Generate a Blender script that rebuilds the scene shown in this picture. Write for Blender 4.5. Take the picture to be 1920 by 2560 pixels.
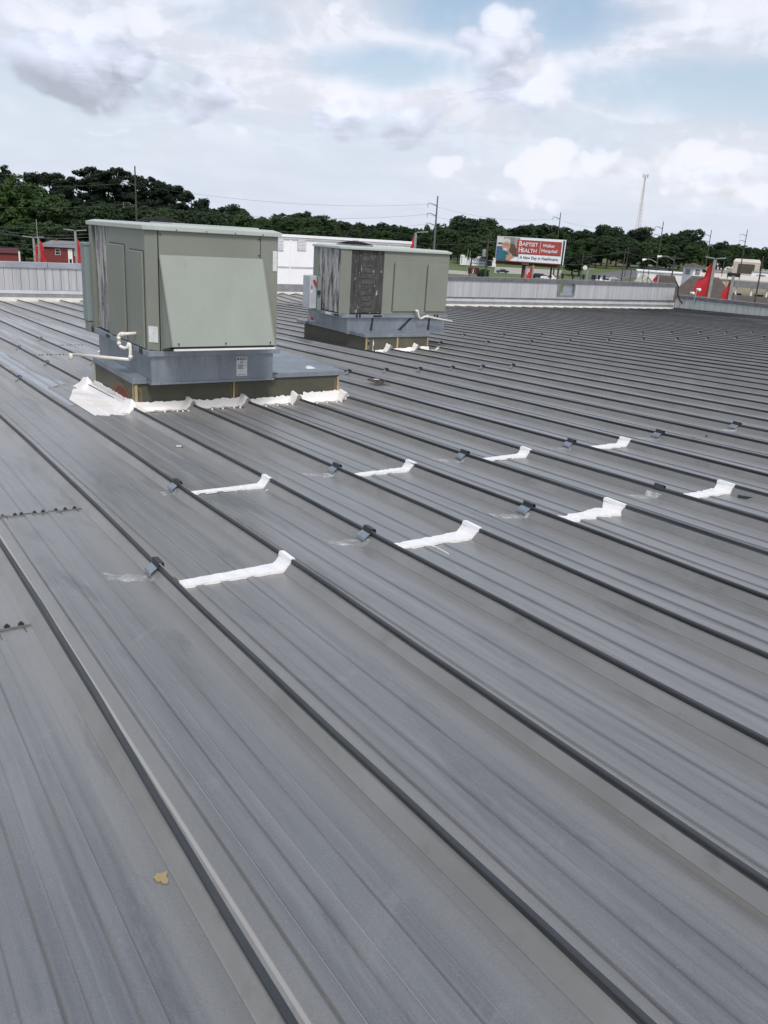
import bpy, bmesh, math, random
import numpy as np
from mathutils import Vector, Matrix, noise
random.seed(7); RNG = np.random.default_rng(7)
S = bpy.context.scene
for o in list(bpy.data.objects): bpy.data.objects.remove(o)
COL = S.collection

# ------------------------------------------------------------------ camera
# the camera stands at the origin; +Y runs along the roof seams, +X across them, Z is up
FPX, PITCH, ROLL, YAW = 2084.22, 0.32, 0.062211, 0.595585
W0, H0 = 1920.0, 2560.0
cy, sy, cp, sp = math.cos(YAW), math.sin(YAW), math.cos(PITCH), math.sin(PITCH)
FW = Vector((sy*cp, cy*cp, -sp)); RT = Vector((cy, -sy, 0)); UP = RT.cross(FW)
RT, UP = math.cos(ROLL)*RT + math.sin(ROLL)*UP, -math.sin(ROLL)*RT + math.cos(ROLL)*UP
cam = bpy.data.cameras.new('camera'); camo = bpy.data.objects.new('camera', cam); COL.objects.link(camo)
cam.sensor_fit = 'HORIZONTAL'; cam.sensor_width = 36; cam.lens = FPX/W0*36
cam.clip_start = 0.05; cam.clip_end = 6000
camo.matrix_world = Matrix(((RT.x, UP.x, -FW.x, 0), (RT.y, UP.y, -FW.y, 0), (RT.z, UP.z, -FW.z, 0), (0, 0, 0, 1)))
S.camera = camo
S.render.engine = 'CYCLES'
S.view_settings.view_transform = 'Standard'; S.view_settings.look = 'None'
S.view_settings.exposure = 0.0; S.view_settings.gamma = 1.0; S.view_settings.use_curve_mapping = False

def ray(x, y): return FW*FPX + RT*(x-W0/2) - UP*(y-H0/2)
def at_u(x, y, u): d = ray(x, y); return d*(u/d.y)
def at_v(x, y, v): d = ray(x, y); return d*(v/d.x)
def at_z(x, y, z): d = ray(x, y); return d*(z/d.z)
def at_d(x, y, dist): d = ray(x, y); return d*(dist/math.hypot(d.x, d.y))

# ------------------------------------------------------------------ world: hazy blue sky with broken cloud
SUN_EL, SUN_AZ = math.radians(55), math.radians(198)      # azimuth clockwise from +Y
w = bpy.data.worlds.new('World'); S.world = w; w.use_nodes = True
w.cycles.sampling_method = 'MANUAL'; w.cycles.sample_map_resolution = 512
nt = w.node_tree; nt.nodes.clear()
def N(t, **k):
    n = nt.nodes.new(t)
    for a, b in k.items(): setattr(n, a, b)
    return n
def L(a, b): nt.links.new(a, b)
def M(op, a, b=None, c=None, clamp=False):
    n = N('ShaderNodeMath', operation=op); n.use_clamp = clamp
    for i, x in enumerate((a, b, c)):
        if x is None: continue
        if isinstance(x, (int, float)): n.inputs[i].default_value = x
        else: L(x, n.inputs[i])
    return n.outputs[0]
def MR(x, a, b, c=0.0, d=1.0, smooth=True):
    n = N('ShaderNodeMapRange'); n.interpolation_type = 'SMOOTHSTEP' if smooth else 'LINEAR'
    n.inputs[1].default_value = a; n.inputs[2].default_value = b; n.inputs[3].default_value = c; n.inputs[4].default_value = d
    L(x, n.inputs[0]); return n.outputs[0]
out = N('ShaderNodeOutputWorld')
sky = N('ShaderNodeTexSky', sky_type='NISHITA'); sky.sun_disc = False
sky.sun_elevation = SUN_EL; sky.sun_rotation = SUN_AZ; sky.air_density = 1.2; sky.dust_density = 2.0; sky.altitude = 100
bgs = N('ShaderNodeBackground'); L(sky.outputs[0], bgs.inputs[0]); bgs.inputs[1].default_value = 0.14
tc = N('ShaderNodeTexCoord'); sep = N('ShaderNodeSeparateXYZ'); L(tc.outputs['Generated'], sep.inputs[0])
dx, dy, dz = sep.outputs
zz = M('ADD', M('MAXIMUM', dz, 0.0), 0.16)
pv = N('ShaderNodeCombineXYZ'); L(M('DIVIDE', dx, zz), pv.inputs[0]); L(M('DIVIDE', dy, zz), pv.inputs[1]); L(M('MULTIPLY', dz, 2.2), pv.inputs[2])
def fbm(vec, scale, detail, rough, off=(0, 0, 0), dist=0.0, lac=2.0):
    mp = N('ShaderNodeVectorMath', operation='ADD'); L(vec, mp.inputs[0]); mp.inputs[1].default_value = off
    n = N('ShaderNodeTexNoise'); n.inputs['Scale'].default_value = scale; n.inputs['Detail'].default_value = detail
    n.inputs['Roughness'].default_value = rough; n.inputs['Distortion'].default_value = dist; n.inputs['Lacunarity'].default_value = lac
    L(mp.outputs[0], n.inputs['Vector']); return n.outputs[0]
# soft regions of the real sky: direction centre, half widths (rad) -> 0..1
def blob(px, py, rx, ry, warp=None):
    c = ray(px, py).normalized()
    r = Vector((c.y, -c.x, 0)).normalized(); u = r.cross(c)
    def dotn(v):
        n = N('ShaderNodeVectorMath', operation='DOT_PRODUCT'); L(tc.outputs['Generated'], n.inputs[0]); n.inputs[1].default_value = v; return n.outputs['Value']
    a = M('DIVIDE', dotn(r), rx); b = M('DIVIDE', dotn(u), ry)
    fr = MR(dotn(c), 0.2, 0.5)
    q = M('ADD', M('MULTIPLY', a, a), M('MULTIPLY', b, b))
    if warp is not None: q = M('ADD', q, M('MULTIPLY', M('SUBTRACT', warp, 0.5), 2.6))
    return M('MULTIPLY', MR(q, 1.6, 0.1), fr)
gen = tc.outputs['Generated']
def puffy(scale, off, detail=2.0, rough=.5):      # rounded, cauliflower-like cells
    mp = N('ShaderNodeVectorMath', operation='ADD'); L(gen, mp.inputs[0]); mp.inputs[1].default_value = off
    mq = N('ShaderNodeVectorMath', operation='MULTIPLY'); L(mp.outputs[0], mq.inputs[0]); mq.inputs[1].default_value = (1, 1, 1.45)
    n = N('ShaderNodeTexVoronoi'); n.feature = 'F1'; n.inputs['Scale'].default_value = scale; n.inputs['Detail'].default_value = detail; n.inputs['Roughness'].default_value = rough
    wv = N('ShaderNodeVectorMath', operation='ADD'); L(mq.outputs[0], wv.inputs[0]); L(warpv, wv.inputs[1]); L(wv.outputs[0], n.inputs['Vector']); return M('SUBTRACT', 0.62, n.outputs['Distance'])
wnode = N('ShaderNodeTexNoise'); wnode.inputs['Scale'].default_value = 9.0; wnode.inputs['Detail'].default_value = 3; L(gen, wnode.inputs['Vector'])
wsc = N('ShaderNodeVectorMath', operation='SCALE'); L(wnode.outputs[1], wsc.inputs[0]); wsc.inputs['Scale'].default_value = .05; warpv = wsc.outputs[0]
wn = fbm(gen, 9.0, 3, 0.6, (3, 1, 7), 0.3)
big = fbm(pv.outputs[0], 0.55, 3, 0.55, (11.3, 4.2, 0), 0.4)
cum = fbm(gen, 10.5, 5, 0.58, (5.2, 3.1, 1.4), 0.25)
fine = fbm(gen, 32.0, 4, 0.62, (1.2, 8.1, 0.4), 0.5)
veil = fbm(pv.outputs[0], 1.9, 5, 0.6, (2.3, 7.2, 1.0), 0.6)
pf = puffy(11.0, (0, 0, 0)); pf_up = puffy(11.0, (-.006, .010, .020))
# blue gaps
gap = None
for (px, py, rx, ry, s) in [(1240, 25, .14, .036, 1.0), (970, 160, .11, .022, 1.0), (1745, 228, .16, .030, 1.0), (600, 60, .07, .02, .45), (170, 265, .14, .05, .5),
                            (1420, 300, .12, .03, .4), (50, 340, .10, .035, .55), (740, 385, .2, .035, .45), (1080, 360, .2, .03, .35)]:
    b = M('MULTIPLY', blob(px, py, rx, ry, wn), s)
    gap = b if gap is None else M('MAXIMUM', gap, b)
cover = MR(M('ADD', big, M('MULTIPLY', M('SUBTRACT', veil, 0.5), 0.6)), 0.34, 0.56, 0.66, 1.0)
cover = M('MULTIPLY', cover, M('SUBTRACT', 1.0, M('MULTIPLY', gap, 0.92)), clamp=True)
haze = MR(dz, 0.0, 0.30, 0.85, 0.0)
# grey cumulus masses with shaded bases
dark = None
for (px, py, rx, ry, s) in [(230, 190, .16, .048, 1.0), (640, 120, .14, .04, .55), (1200, 215, .11, .060, 1.0), (1080, 300, .14, .036, .85), (1560, 335, .10, .022, .55),
                            (560, 378, .12, .014, .5), (1330, 110, .08, .05, .6), (60, 90, .08, .05, .5), (860, 200, .05, .03, .6), (1890, 440, .1, .02, .4)]:
    b = M('MULTIPLY', blob(px, py, rx, ry, wn), s)
    dark = b if dark is None else M('MAXIMUM', dark, b)
puff = None
for (px, py, rx, ry, s) in [(585, 338, .050, .014, 1.0), (1335, 440, .07, .050, 1.0), (1265, 485, .030, .013, 1.0), (1740, 440, .12, .055, 1.0), (930, 235, .09, .028, 1.0), (1450, 215, .11, .050, 1.0),
                            (240, 30, .2, .030, .9), (860, 75, .13, .030, .8), (1130, 425, .08, .022, .8), (250, 310, .06, .015, .8), (1590, 335, .05, .014, .8), (1500, 80, .2, .045, .8), (520, 85, .05, .018, .9), (1130, 320, .06, .015, .7), (600, 480, .04, .02, .4), (700, 215, .16, .03, .6)]:
    b = M('MULTIPLY', blob(px, py, rx, ry, wn), s)
    puff = b if puff is None else M('MAXIMUM', puff, b)
lump = M('MULTIPLY', M('SUBTRACT', M('ADD', M('MULTIPLY', cum, .65), M('MULTIPLY', fine, .35)), 0.5), 2.0)
body = M('ADD', M('MULTIPLY', pf, 1.05), M('MULTIPLY', lump, .30))
relief = M('SUBTRACT', pf, pf_up)                       # bright where the surface turns up to the light
darkm = MR(M('ADD', M('MULTIPLY', dark, 0.85), body), 0.24, 0.56)
puffm = MR(M('ADD', M('MULTIPLY', puff, 0.85), body), 0.46, 0.66)
puffs = MR(M('ADD', M('MULTIPLY', puff, 0.9), M('MULTIPLY', body, .6)), 0.25, 1.0)
solid = M('MAXIMUM', darkm, puffm)
edge = M('ADD', M('MULTIPLY', puffs, .55), M('MULTIPLY', puffm, .45))
bright = M('ADD', 0.865, M('MULTIPLY', M('SUBTRACT', veil, .5), .30))
bright = M('ADD', bright, M('MULTIPLY', MR(M('ADD', veil, M('MULTIPLY', lump, .45)), .47, .57, -.035, .045), MR(dz, .03, .15)))
bright = M('ADD', bright, M('MULTIPLY', darkm, -0.165))
bright = M('ADD', bright, M('MULTIPLY', edge, 0.135))
bright = M('ADD', bright, M('MULTIPLY', solid, M('MULTIPLY', relief, 0.48)))
bright = M('ADD', bright, M('MULTIPLY', M('SUBTRACT', fine, .5), .10))
bright = M('MINIMUM', M('MAXIMUM', bright, 0.50), 0.985)
cc = N('ShaderNodeCombineColor')
L(M('MULTIPLY', bright, M('SUBTRACT', M('ADD', 0.93, M('MULTIPLY', edge, .06)), M('MULTIPLY', darkm, .03))), cc.inputs[0]); L(M('MULTIPLY', bright, M('ADD', 0.955, M('MULTIPLY', edge, .03))), cc.inputs[1]); L(M('MULTIPLY', bright, M('ADD', 1.06, M('MULTIPLY', darkm, .07))), cc.inputs[2])
bgc = N('ShaderNodeBackground'); L(cc.outputs[0], bgc.inputs[0]); bgc.inputs[1].default_value = 1.0
bgh = N('ShaderNodeBackground'); bgh.inputs[0].default_value = (0.69, 0.78, 0.955, 1); bgh.inputs[1].default_value = 1.0
m0 = N('ShaderNodeMixShader'); L(haze, m0.inputs[0]); L(bgs.outputs[0], m0.inputs[1]); L(bgh.outputs[0], m0.inputs[2])
cov2 = M('MAXIMUM', M('MULTIPLY', cover, M('MULTIPLY', MR(dz, 0.0, 0.16, 0.45, 0.97), MR(M('ADD', dz, M('MULTIPLY', lump, .5)), 0.34, 0.60, 1.0, 0.25))), M('MULTIPLY', M('MAXIMUM', edge, darkm), MR(dz, .36, .6, 0.9, .35)), clamp=True)
m1 = N('ShaderNodeMixShader'); L(cov2, m1.inputs[0]); L(m0.outputs[0], m1.inputs[1]); L(bgc.outputs[0], m1.inputs[2])
L(m1.outputs[0], out.inputs[0])

sun = bpy.data.lights.new('sun', 'SUN'); sun.energy = 2.6; sun.angle = math.radians(16); sun.color = (1.0, 0.96, 0.9)
suno = bpy.data.objects.new('sun', sun); COL.objects.link(suno)
sd = Vector((math.sin(SUN_AZ)*math.cos(SUN_EL), math.cos(SUN_AZ)*math.cos(SUN_EL), math.sin(SUN_EL)))
suno.rotation_euler = sd.to_track_quat('Z', 'Y').to_euler(); suno.location = (0, 0, 30)

# ------------------------------------------------------------------ materials
MATS = {}
class NT:
    def __init__(s, name):
        s.m = bpy.data.materials.new(name); s.m.use_nodes = True; s.t = s.m.node_tree; s.t.nodes.clear()
        s.out = s.n('ShaderNodeOutputMaterial'); s.b = s.n('ShaderNodeBsdfPrincipled'); s.l(s.b.outputs[0], s.out.inputs[0])
        s.geo = s.n('ShaderNodeNewGeometry'); s.tc = s.n('ShaderNodeTexCoord'); MATS[name] = s.m
    def n(s, t, **k):
        x = s.t.nodes.new(t)
        for a, b in k.items(): setattr(x, a, b)
        return x
    def l(s, a, b): s.t.links.new(a, b)
    def math(s, op, a, b=None, clamp=False):
        n = s.n('ShaderNodeMath', operation=op); n.use_clamp = clamp
        for i, x in enumerate((a, b)):
            if x is None: continue
            if isinstance(x, (int, float)): n.inputs[i].default_value = x
            else: s.l(x, n.inputs[i])
        return n.outputs[0]
    def noise(s, scale, stretch=(1, 1, 1), detail=5, rough=.6, off=(0, 0, 0), vec=None, dist=0.0):
        mp = s.n('ShaderNodeMapping'); mp.inputs['Scale'].default_value = stretch; mp.inputs['Location'].default_value = off
        s.l(vec or s.geo.outputs['Position'], mp.inputs[0])
        n = s.n('ShaderNodeTexNoise'); n.inputs['Scale'].default_value = scale; n.inputs['Detail'].default_value = detail
        n.inputs['Roughness'].default_value = rough; n.inputs['Distortion'].default_value = dist
        s.l(mp.outputs[0], n.inputs['Vector']); return n.outputs[0]
    def mr(s, x, a, b, c=0., d=1.):
        n = s.n('ShaderNodeMapRange'); n.inputs[1].default_value = a; n.inputs[2].default_value = b; n.inputs[3].default_value = c; n.inputs[4].default_value = d
        s.l(x, n.inputs[0]); return n.outputs[0]
    def mix(s, f, a, b):
        n = s.n('ShaderNodeMix', data_type='RGBA')
        if isinstance(f, (int, float)): n.inputs[0].default_value = f
        else: s.l(f, n.inputs[0])
        for x, i in ((a, 6), (b, 7)):
            if isinstance(x, tuple): n.inputs[i].default_value = (*x, 1)
            else: s.l(x, n.inputs[i])
        return n.outputs[2]
    def bump(s, h, strength=.3, dist=.01):
        n = s.n('ShaderNodeBump'); n.inputs['Strength'].default_value = strength; n.inputs['Distance'].default_value = dist
        s.l(h, n.inputs['Height']); s.l(n.outputs[0], s.b.inputs['Normal'])
    def set(s, col=None, rough=.5, metal=0., spec=None):
        if col is not None:
            if isinstance(col, tuple): s.b.inputs['Base Color'].default_value = (*col, 1)
            else: s.l(col, s.b.inputs['Base Color'])
        for v, k in ((rough, 'Roughness'), (metal, 'Metallic')):
            if isinstance(v, (int, float)): s.b.inputs[k].default_value = v
            else: s.l(v, s.b.inputs[k])
        if spec is not None: s.b.inputs['Specular IOR Level'].default_value = spec
        return s.m

def simple(name, c1, c2=None, scale=3., rough=.6, metal=0., bump=0., stretch=(1, 1, 1), bd=.01, lo=.35, hi=.65):
    t = NT(name); c2 = c2 or tuple(x*.75 for x in c1)
    f = t.mr(t.noise(scale, stretch), lo, hi)
    t.set(t.mix(f, c1, c2), rough, metal)
    if bump: t.bump(t.noise(scale*6, stretch), bump, bd)
    return t.m

SP, V0, ZH, SU, SV = 0.6096, 0.61627, 1.4439, -0.036016, -0.003868
UE = 27.35
def pan_z(v, u):
    z = -ZH - .077 + SU*min(u, UE) + SV*v
    if u > UE: z += 0.030*(u-UE)
    return z

def roof_mat(name, k=1.0, coated=0.0):
    t = NT(name)
    sx = t.n('ShaderNodeSeparateXYZ'); t.l(t.geo.outputs['Position'], sx.inputs[0])
    fr = t.math('FRACT', t.math('DIVIDE', t.math('SUBTRACT', sx.outputs[0], V0 - 10*SP), SP))
    streak = t.noise(2.2, (9, .35, 1), 6, .62)
    streak2 = t.noise(1.1, (26, .22, 1), 4, .6, (4, 2, 0))
    patch = t.noise(.55, (1.6, .5, 1), 5, .6, (7, 3, 1))
    blot = t.noise(5.5, (1, 1, 1), 6, .7, (2, 9, 1))
    # blue grey pan centre, browner dust beside the ribs
    band = t.math('ADD', t.mr(fr, .66, .80), t.mr(fr, .22, .12))
    band = t.math('MULTIPLY', band, t.mr(patch, .3, .62, .35, 1.0))
    c = t.mix(t.mr(streak, .3, .7), (.37*k, .366*k, .355*k), (.58*k, .572*k, .550*k))
    c = t.mix(t.math('MULTIPLY', band, .85), c, (.63*k, .60*k, .54*k))
    c = t.mix(t.mr(patch, .42, .68, 0, .5), c, (.43*k, .425*k, .40*k))
    c = t.mix(t.mr(streak2, .56, .74, 0, .45), c, (.30*k, .30*k, .295*k))
    c = t.mix(t.mr(blot, .60, .78, 0, .35), c, (.60*k, .60*k, .59*k))
    scuff = t.noise(3.4, (1, .55, 1), 9, .72, (3, 8, 4), dist=1.2)
    c = t.mix(t.mr(scuff, .59, .67, 0, .7), c, (.50*k+.03, .49*k+.03, .46*k+.03))
    wet = t.noise(1.3, (3.2, .45, 1), 7, .68, (12, 1, 4), dist=.6)
    c = t.mix(t.mr(wet, .54, .66, 0, .6), c, (.22*k, .225*k, .23*k))
    ln = None
    for c0 in (.205, .41, .63):
        q_ = t.math('ABSOLUTE', t.math('SUBTRACT', t.math('ABSOLUTE', t.math('SUBTRACT', fr, c0)), .040)); q_ = t.mr(q_, .0075, .002)
        ln = q_ if ln is None else t.math('MAXIMUM', ln, q_)
    c = t.mix(t.math('MULTIPLY', ln, t.mr(t.noise(2, (4, .6, 1), 4, .6, (6, 6, 1)), .35, .6, .1, .55)), c, (.19*k, .19*k, .19*k))
    hair = t.noise(1.0, (70, .5, 1), 3, .6, (1, 22, 4))
    c = t.mix(t.mr(hair, .60, .72, 0, .4), c, (.62*k, .62*k, .61*k))
    # rust-coloured grime running towards the eave in the far left bays
    far = t.math('MULTIPLY', t.mr(sx.outputs[1], 7.5, 9.5), t.mr(sx.outputs[0], 5.5, 3.2))
    c = t.mix(t.math('MULTIPLY', far, t.mr(t.noise(.9, (7, .4, 1), 5, .65, (1, 5, 2)), .44, .60, 0, .8)), c, (.40*k, .31*k, .22*k))
    far_glare = t.math('MULTIPLY', t.mr(sx.outputs[1], 9, 16), t.mr(t.noise(.8, (12, .3, 1), 4, .6, (9, 9, 2)), .45, .58, 0, .8))  # paler streaks on the far pans put sky glare into the colour
    c = t.mix(far_glare, c, (.56, .555, .55))
    sp_ = t.n('ShaderNodeTexVoronoi'); sp_.inputs['Scale'].default_value = 70; t.l(t.geo.outputs['Position'], sp_.inputs['Vector'])
    speck = t.mr(sp_.outputs['Distance'], .20, .08, 0, .6)
    speck = t.math('MULTIPLY', speck, t.mr(t.noise(31, (1, 1, 1), 2, .5), .47, .60))
    c = t.mix(speck, c, (.42, .42, .40))
    g = t.mr(t.noise(240, (1, 1, 1), 3, .7), .25, .75, .84, 1.16)
    mul = t.n('ShaderNodeVectorMath', operation='SCALE'); t.l(c, mul.inputs[0]); t.l(g, mul.inputs['Scale'])
    rough = t.mr(t.math('ADD', streak, t.math('MULTIPLY', blot, .6)), .4, 1.1, .30 + .15*coated, .46 + .2*coated)
    t.set(mul.outputs[0], rough, .75*(1-coated), .6)
    h = t.math('ADD', t.math('MULTIPLY', t.noise(1.6, (2.2, .8, 1), 3, .5), 1.0), t.math('MULTIPLY', t.noise(60, (1, 1, 1), 3, .6), .035))
    t.b.inputs['Sheen Weight'].default_value = .35; t.b.inputs['Sheen Roughness'].default_value = .45; t.b.inputs['Sheen Tint'].default_value = (.75, .75, .75, 1)
    t.bump(h, .6, .02)
    return t.m
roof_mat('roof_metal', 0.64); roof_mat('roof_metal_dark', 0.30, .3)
t = NT('seam_metal'); t.set(t.mix(t.mr(t.noise(3, (3, .8, 3), 5, .65), .35, .65), (.058, .062, .066), (.036, .04, .044)), .5, .2)
t.bump(t.noise(40, (1, .3, 1)), .25, .003)
def rib_mat(name, k):
    t = NT(name)
    c = t.mix(t.mr(t.noise(2.5, (1, .8, 1), 5, .62), .32, .66), (.150*k, .148*k, .142*k), (.115*k, .113*k, .105*k))
    c = t.mix(t.mr(t.noise(14, (1, .6, 1), 4, .7, (3, 3, 3)), .56, .74, 0, .5), c, (.075*k, .075*k, .07*k))
    t.set(c, .42, .4, .7); t.b.inputs['Sheen Weight'].default_value = .35; t.b.inputs['Sheen Roughness'].default_value = .45; t.bump(t.noise(2.0, (1, .9, 1), 3, .5), .3, .01)
rib_mat('rib_metal', 1.75)
simple('white_tape', (.80, .80, .80), (.72, .71, .70), 14, .5, 0, .5, bd=.004)
simple('white_membrane', (.78, .765, .75), (.70, .66, .61), 4, .45, 0, .5, bd=.01, lo=.45, hi=.75)
t = NT('caulk_smear'); f = t.mr(t.noise(18, (1, 1, 1), 5, .65), .38, .62)
t.set(t.mix(f, (.62, .62, .61), (.40, .41, .42)), .6, .1)
tb = t.n('ShaderNodeBsdfTransparent'); mx = t.n('ShaderNodeMixShader')
t.l(t.mr(t.noise(9, (1.5, 1, 1), 5, .7, (4, 4, 4)), .36, .60, .85, .1), mx.inputs[0]); t.l(tb.outputs[0], mx.inputs[2]); t.l(t.b.outputs[0], mx.inputs[1])
mx2 = t.math('SUBTRACT', 1.0, t.mr(t.noise(9, (1.5, 1, 1), 5, .7, (4, 4, 4)), .36, .60, .85, .15)); t.l(mx2, mx.inputs[0]); t.l(mx.outputs[0], t.out.inputs[0])
simple('clip_steel', (.36, .40, .44), (.27, .31, .35), 20, .42, .6)
simple('clip_dark', (.055, .06, .07), (.035, .04, .045), 20, .5, .3)
simple('screw', (.05, .05, .055), None, 30, .55, .3)
def cabinet(name, c, k=1):
    t = NT(name)
    a = t.mix(t.mr(t.noise(1.7, (1, 1, .6), 5, .6), .3, .7), tuple(x*1.05*k for x in c), tuple(x*.9*k for x in c))
    a = t.mix(t.mr(t.noise(5, (4, 4, .35), 5, .7, (3, 1, 2)), .58, .78, 0, .3), a, tuple(x*.6 for x in c))
    a = t.mix(t.mr(t.noise(42, (1, 1, 1), 3, .7), .62, .76, 0, .22), a, tuple(x*1.5 for x in c))
    t.set(a, .48, 0.0); t.bump(t.noise(2.4, (1, 1, 1), 2, .5), .12, .02)
cabinet('cabinet_paint', (.205, .222, .188)); cabinet('hood_paint_lit', (.265, .29, .255)); cabinet('cap_paint', (.43, .47, .43))  # hood tone is the cabinet green lightened for the sky light it catches
cabinet('box_grey', (.20, .25, .25))
def galv(name, k=1.):
    t = NT(name)
    a = t.mix(t.mr(t.noise(3, (1, 1, .5), 6, .7), .34, .64), (.36*k, .40*k, .44*k), (.25*k, .285*k, .32*k))
    a = t.mix(t.mr(t.noise(4, (5, 5, .25), 5, .75, (2, 2, 2)), .55, .70, 0, .65), a, (.15*k, .18*k, .215*k))
    a = t.mix(t.mr(t.noise(7, (3, 3, .5), 5, .75, (8, 2, 5)), .63, .75, 0, .5), a, (.52*k, .56*k, .58*k))
    t.set(a, .42, .55)
galv('galvanized', .85); galv('galvanized_rail', .95); galv('galvanized_top', .85)
t = NT('curb_paint')
a = t.mix(t.mr(t.noise(2.0, (1, 1, 1), 6, .65), .3, .7), (.095, .09, .062), (.055, .055, .04))
a = t.mix(t.mr(t.noise(3.0, (1.2, 1.2, .3), 6, .7, (5, 1, 3)), .58, .76, 0, .6), a, (.20, .12, .05))
a = t.mix(t.mr(t.noise(11, (1, 1, .3), 5, .7, (1, 1, 3)), .62, .76, 0, .3), a, (.3, .3, .27))
t.set(a, .6)
simple('rust', (.16, .035, .018), (.10, .028, .02), 9, .8); simple('rust_halo', (.15, .095, .045), (.11, .095, .06), 8, .75)
simple('curb_edge', (.42, .38, .22), (.30, .22, .10), 12, .7, stretch=(1, 1, .3))
t = NT('coil_dirty')
a = t.mix(t.mr(t.noise(5, (2.5, 2.5, .35), 7, .75), .44, .54), (.03, .026, .022), (.38, .37, .35))
a = t.mix(t.mr(t.noise(10, (6, 6, .12), 5, .7, (3, 3, 3)), .52, .64, 0, .9), a, (.66, .66, .65))
a = t.mix(t.mr(t.noise(30, (.2, .2, 3), 4, .6, (1, 7, 3)), .58, .68, 0, .4), a, (.55, .55, .54))
t.set(a, .75, .1); t.bump(t.noise(120, (.1, .1, 2.5), 2, .5), .5, .004)
t = NT('coil_dark')
a = t.mix(t.mr(t.noise(5, (2.5, 2.5, .5), 7, .7), .38, .65), (.028, .027, .026), (.085, .08, .075))
a = t.mix(t.mr(t.noise(13, (2.4, 2.4, .45), 5, .6, (3, 1, 3)), .63, .67, 0, .9), a, (.6, .6, .58))
t.set(a, .7, .1); t.bump(t.noise(120, (.1, .1, 2.5), 2, .5), .5, .004)
simple('coil_grey', (.085, .083, .08), (.04, .039, .037), 9, .8); simple('black', (.012, .012, .013), None, 5, .6); simple('dark_metal', (.05, .052, .055), None, 5, .5, .4)
simple('pvc', (.74, .72, .66), (.60, .57, .50), 7, .35); simple('label_white', (.66, .67, .66), (.52, .53, .52), 25, .5)
simple('ink', (.02, .02, .03), None, 5, .6); simple('red', (.55, .02, .025), (.42, .015, .02), 8, .5); simple('white_trim', (.80, .80, .78), (.7, .7, .68), 6, .4)
simple('disconnect_grey', (.46, .49, .52), (.36, .39, .42), 6, .45, .1)
t = NT('parapet_panel'); a = t.mix(t.mr(t.noise(1.5, (6, 6, .25), 6, .65), .32, .68), (.55, .555, .57), (.40, .405, .42))
a = t.mix(t.mr(t.noise(3, (5, 5, .3), 5, .7, (2, 7, 1)), .6, .74, 0, .5), a, (.60, .61, .62)); t.set(a, .5, .35)
t = NT('parapet_pale'); a = t.mix(t.mr(t.noise(1.5, (5, 5, .3), 6, .65), .32, .68), (.56, .60, .58), (.44, .47, .46)); t.set(a, .5, .2)
simple('coping', (.40, .42, .46), (.29, .31, .34), 3, .45, .4, stretch=(.6, .6, 1)); simple('coping_dark', (.20, .205, .22), (.14, .14, .15), 3, .5, .4)
simple('eave_white', (.76, .745, .69), (.66, .64, .57), 5, .5)
simple('flashing_grey', (.26, .26, .27), (.19, .19, .2), 4, .5, .3); simple('flashing_light', (.5, .51, .53), (.42, .43, .45), 4, .5, .3)
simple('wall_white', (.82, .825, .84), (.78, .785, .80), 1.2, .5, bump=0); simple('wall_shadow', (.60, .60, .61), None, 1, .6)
simple('closure', (.10, .07, .055), (.05, .04, .035), 20, .8)
simple('grass', (.065, .115, .028), (.10, .12, .04), .06, .9, lo=.35, hi=.65); simple('asphalt', (.105, .10, .105), (.14, .135, .14), .15, .85)
simple('concrete', (.38, .35, .31), (.30, .28, .25), .2, .8); simple('dry_ground', (.26, .20, .12), (.16, .16, .08), .1, .9)
simple('brick_red', (.20, .035, .03), (.13, .025, .022), 2, .8, stretch=(1, 1, 4)); simple('maroon_roof', (.085, .02, .02), (.06, .017, .016), 2, .8); simple('shingle_grey', (.21, .21, .225), (.16, .16, .17), 1.5, .85)
simple('shingle_brown', (.098, .078, .066), (.07, .056, .048), 1.2, .9, stretch=(1, 1, 3)); simple('beige', (.52, .47, .38), (.44, .40, .33), .3, .7)
simple('beige_roof', (.60, .54, .45), (.52, .47, .4), .15, .6); simple('glass_dark', (.02, .028, .035), None, 1, .1); simple('mid_grey', (.22, .22, .23), None, 1, .6)
simple('dark_interior', (.08, .075, .055), None, 1, .9); simple('pole_grey', (.36, .36, .36), (.27, .27, .27), 2, .5, .3); simple('pole_wood', (.075, .065, .055), (.05, .045, .04), 1, .85); simple('pole_steel', (.17, .19, .20), (.13, .15, .16), 1, .5, .5)
simple('sign_red', (.36, .055, .045), (.32, .05, .04), 1, .5); simple('sign_white', (.76, .80, .86), (.72, .76, .82), 1, .5); simple('catwalk', (.17, .05, .035), (.1, .035, .025), 2, .8)
simple('skin', (.50, .29, .21), (.44, .24, .17), 1.5, .6); simple('hair_white', (.62, .60, .56), None, 2, .7); simple('hair_brown', (.10, .07, .05), None, 2, .7)
simple('teal', (.02, .16, .19), (.012, .11, .13), 1.5, .7); simple('shirt_blue', (.07, .13, .30), (.04, .08, .2), 2, .7); simple('photo_tan', (.38, .34, .29), (.26, .23, .2), .8, .7); simple('teal_strip', (.16, .42, .48), None, 1, .6)
simple('navy', (.03, .05, .2), None, 1, .6); simple('paint_silver', (.42, .44, .47), None, 1, .3, .5); simple('paint_white', (.78, .78, .78), None, 1, .3); simple('paint_dark', (.03, .035, .05), None, 1, .25, .3); simple('tyre', (.015, .015, .015), None, 1, .8)
simple('tower_paint', (.80, .72, .72), (.74, .70, .72), .1, .6); simple('wire_black', (.10, .105, .115), None, 1, .6)
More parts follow.
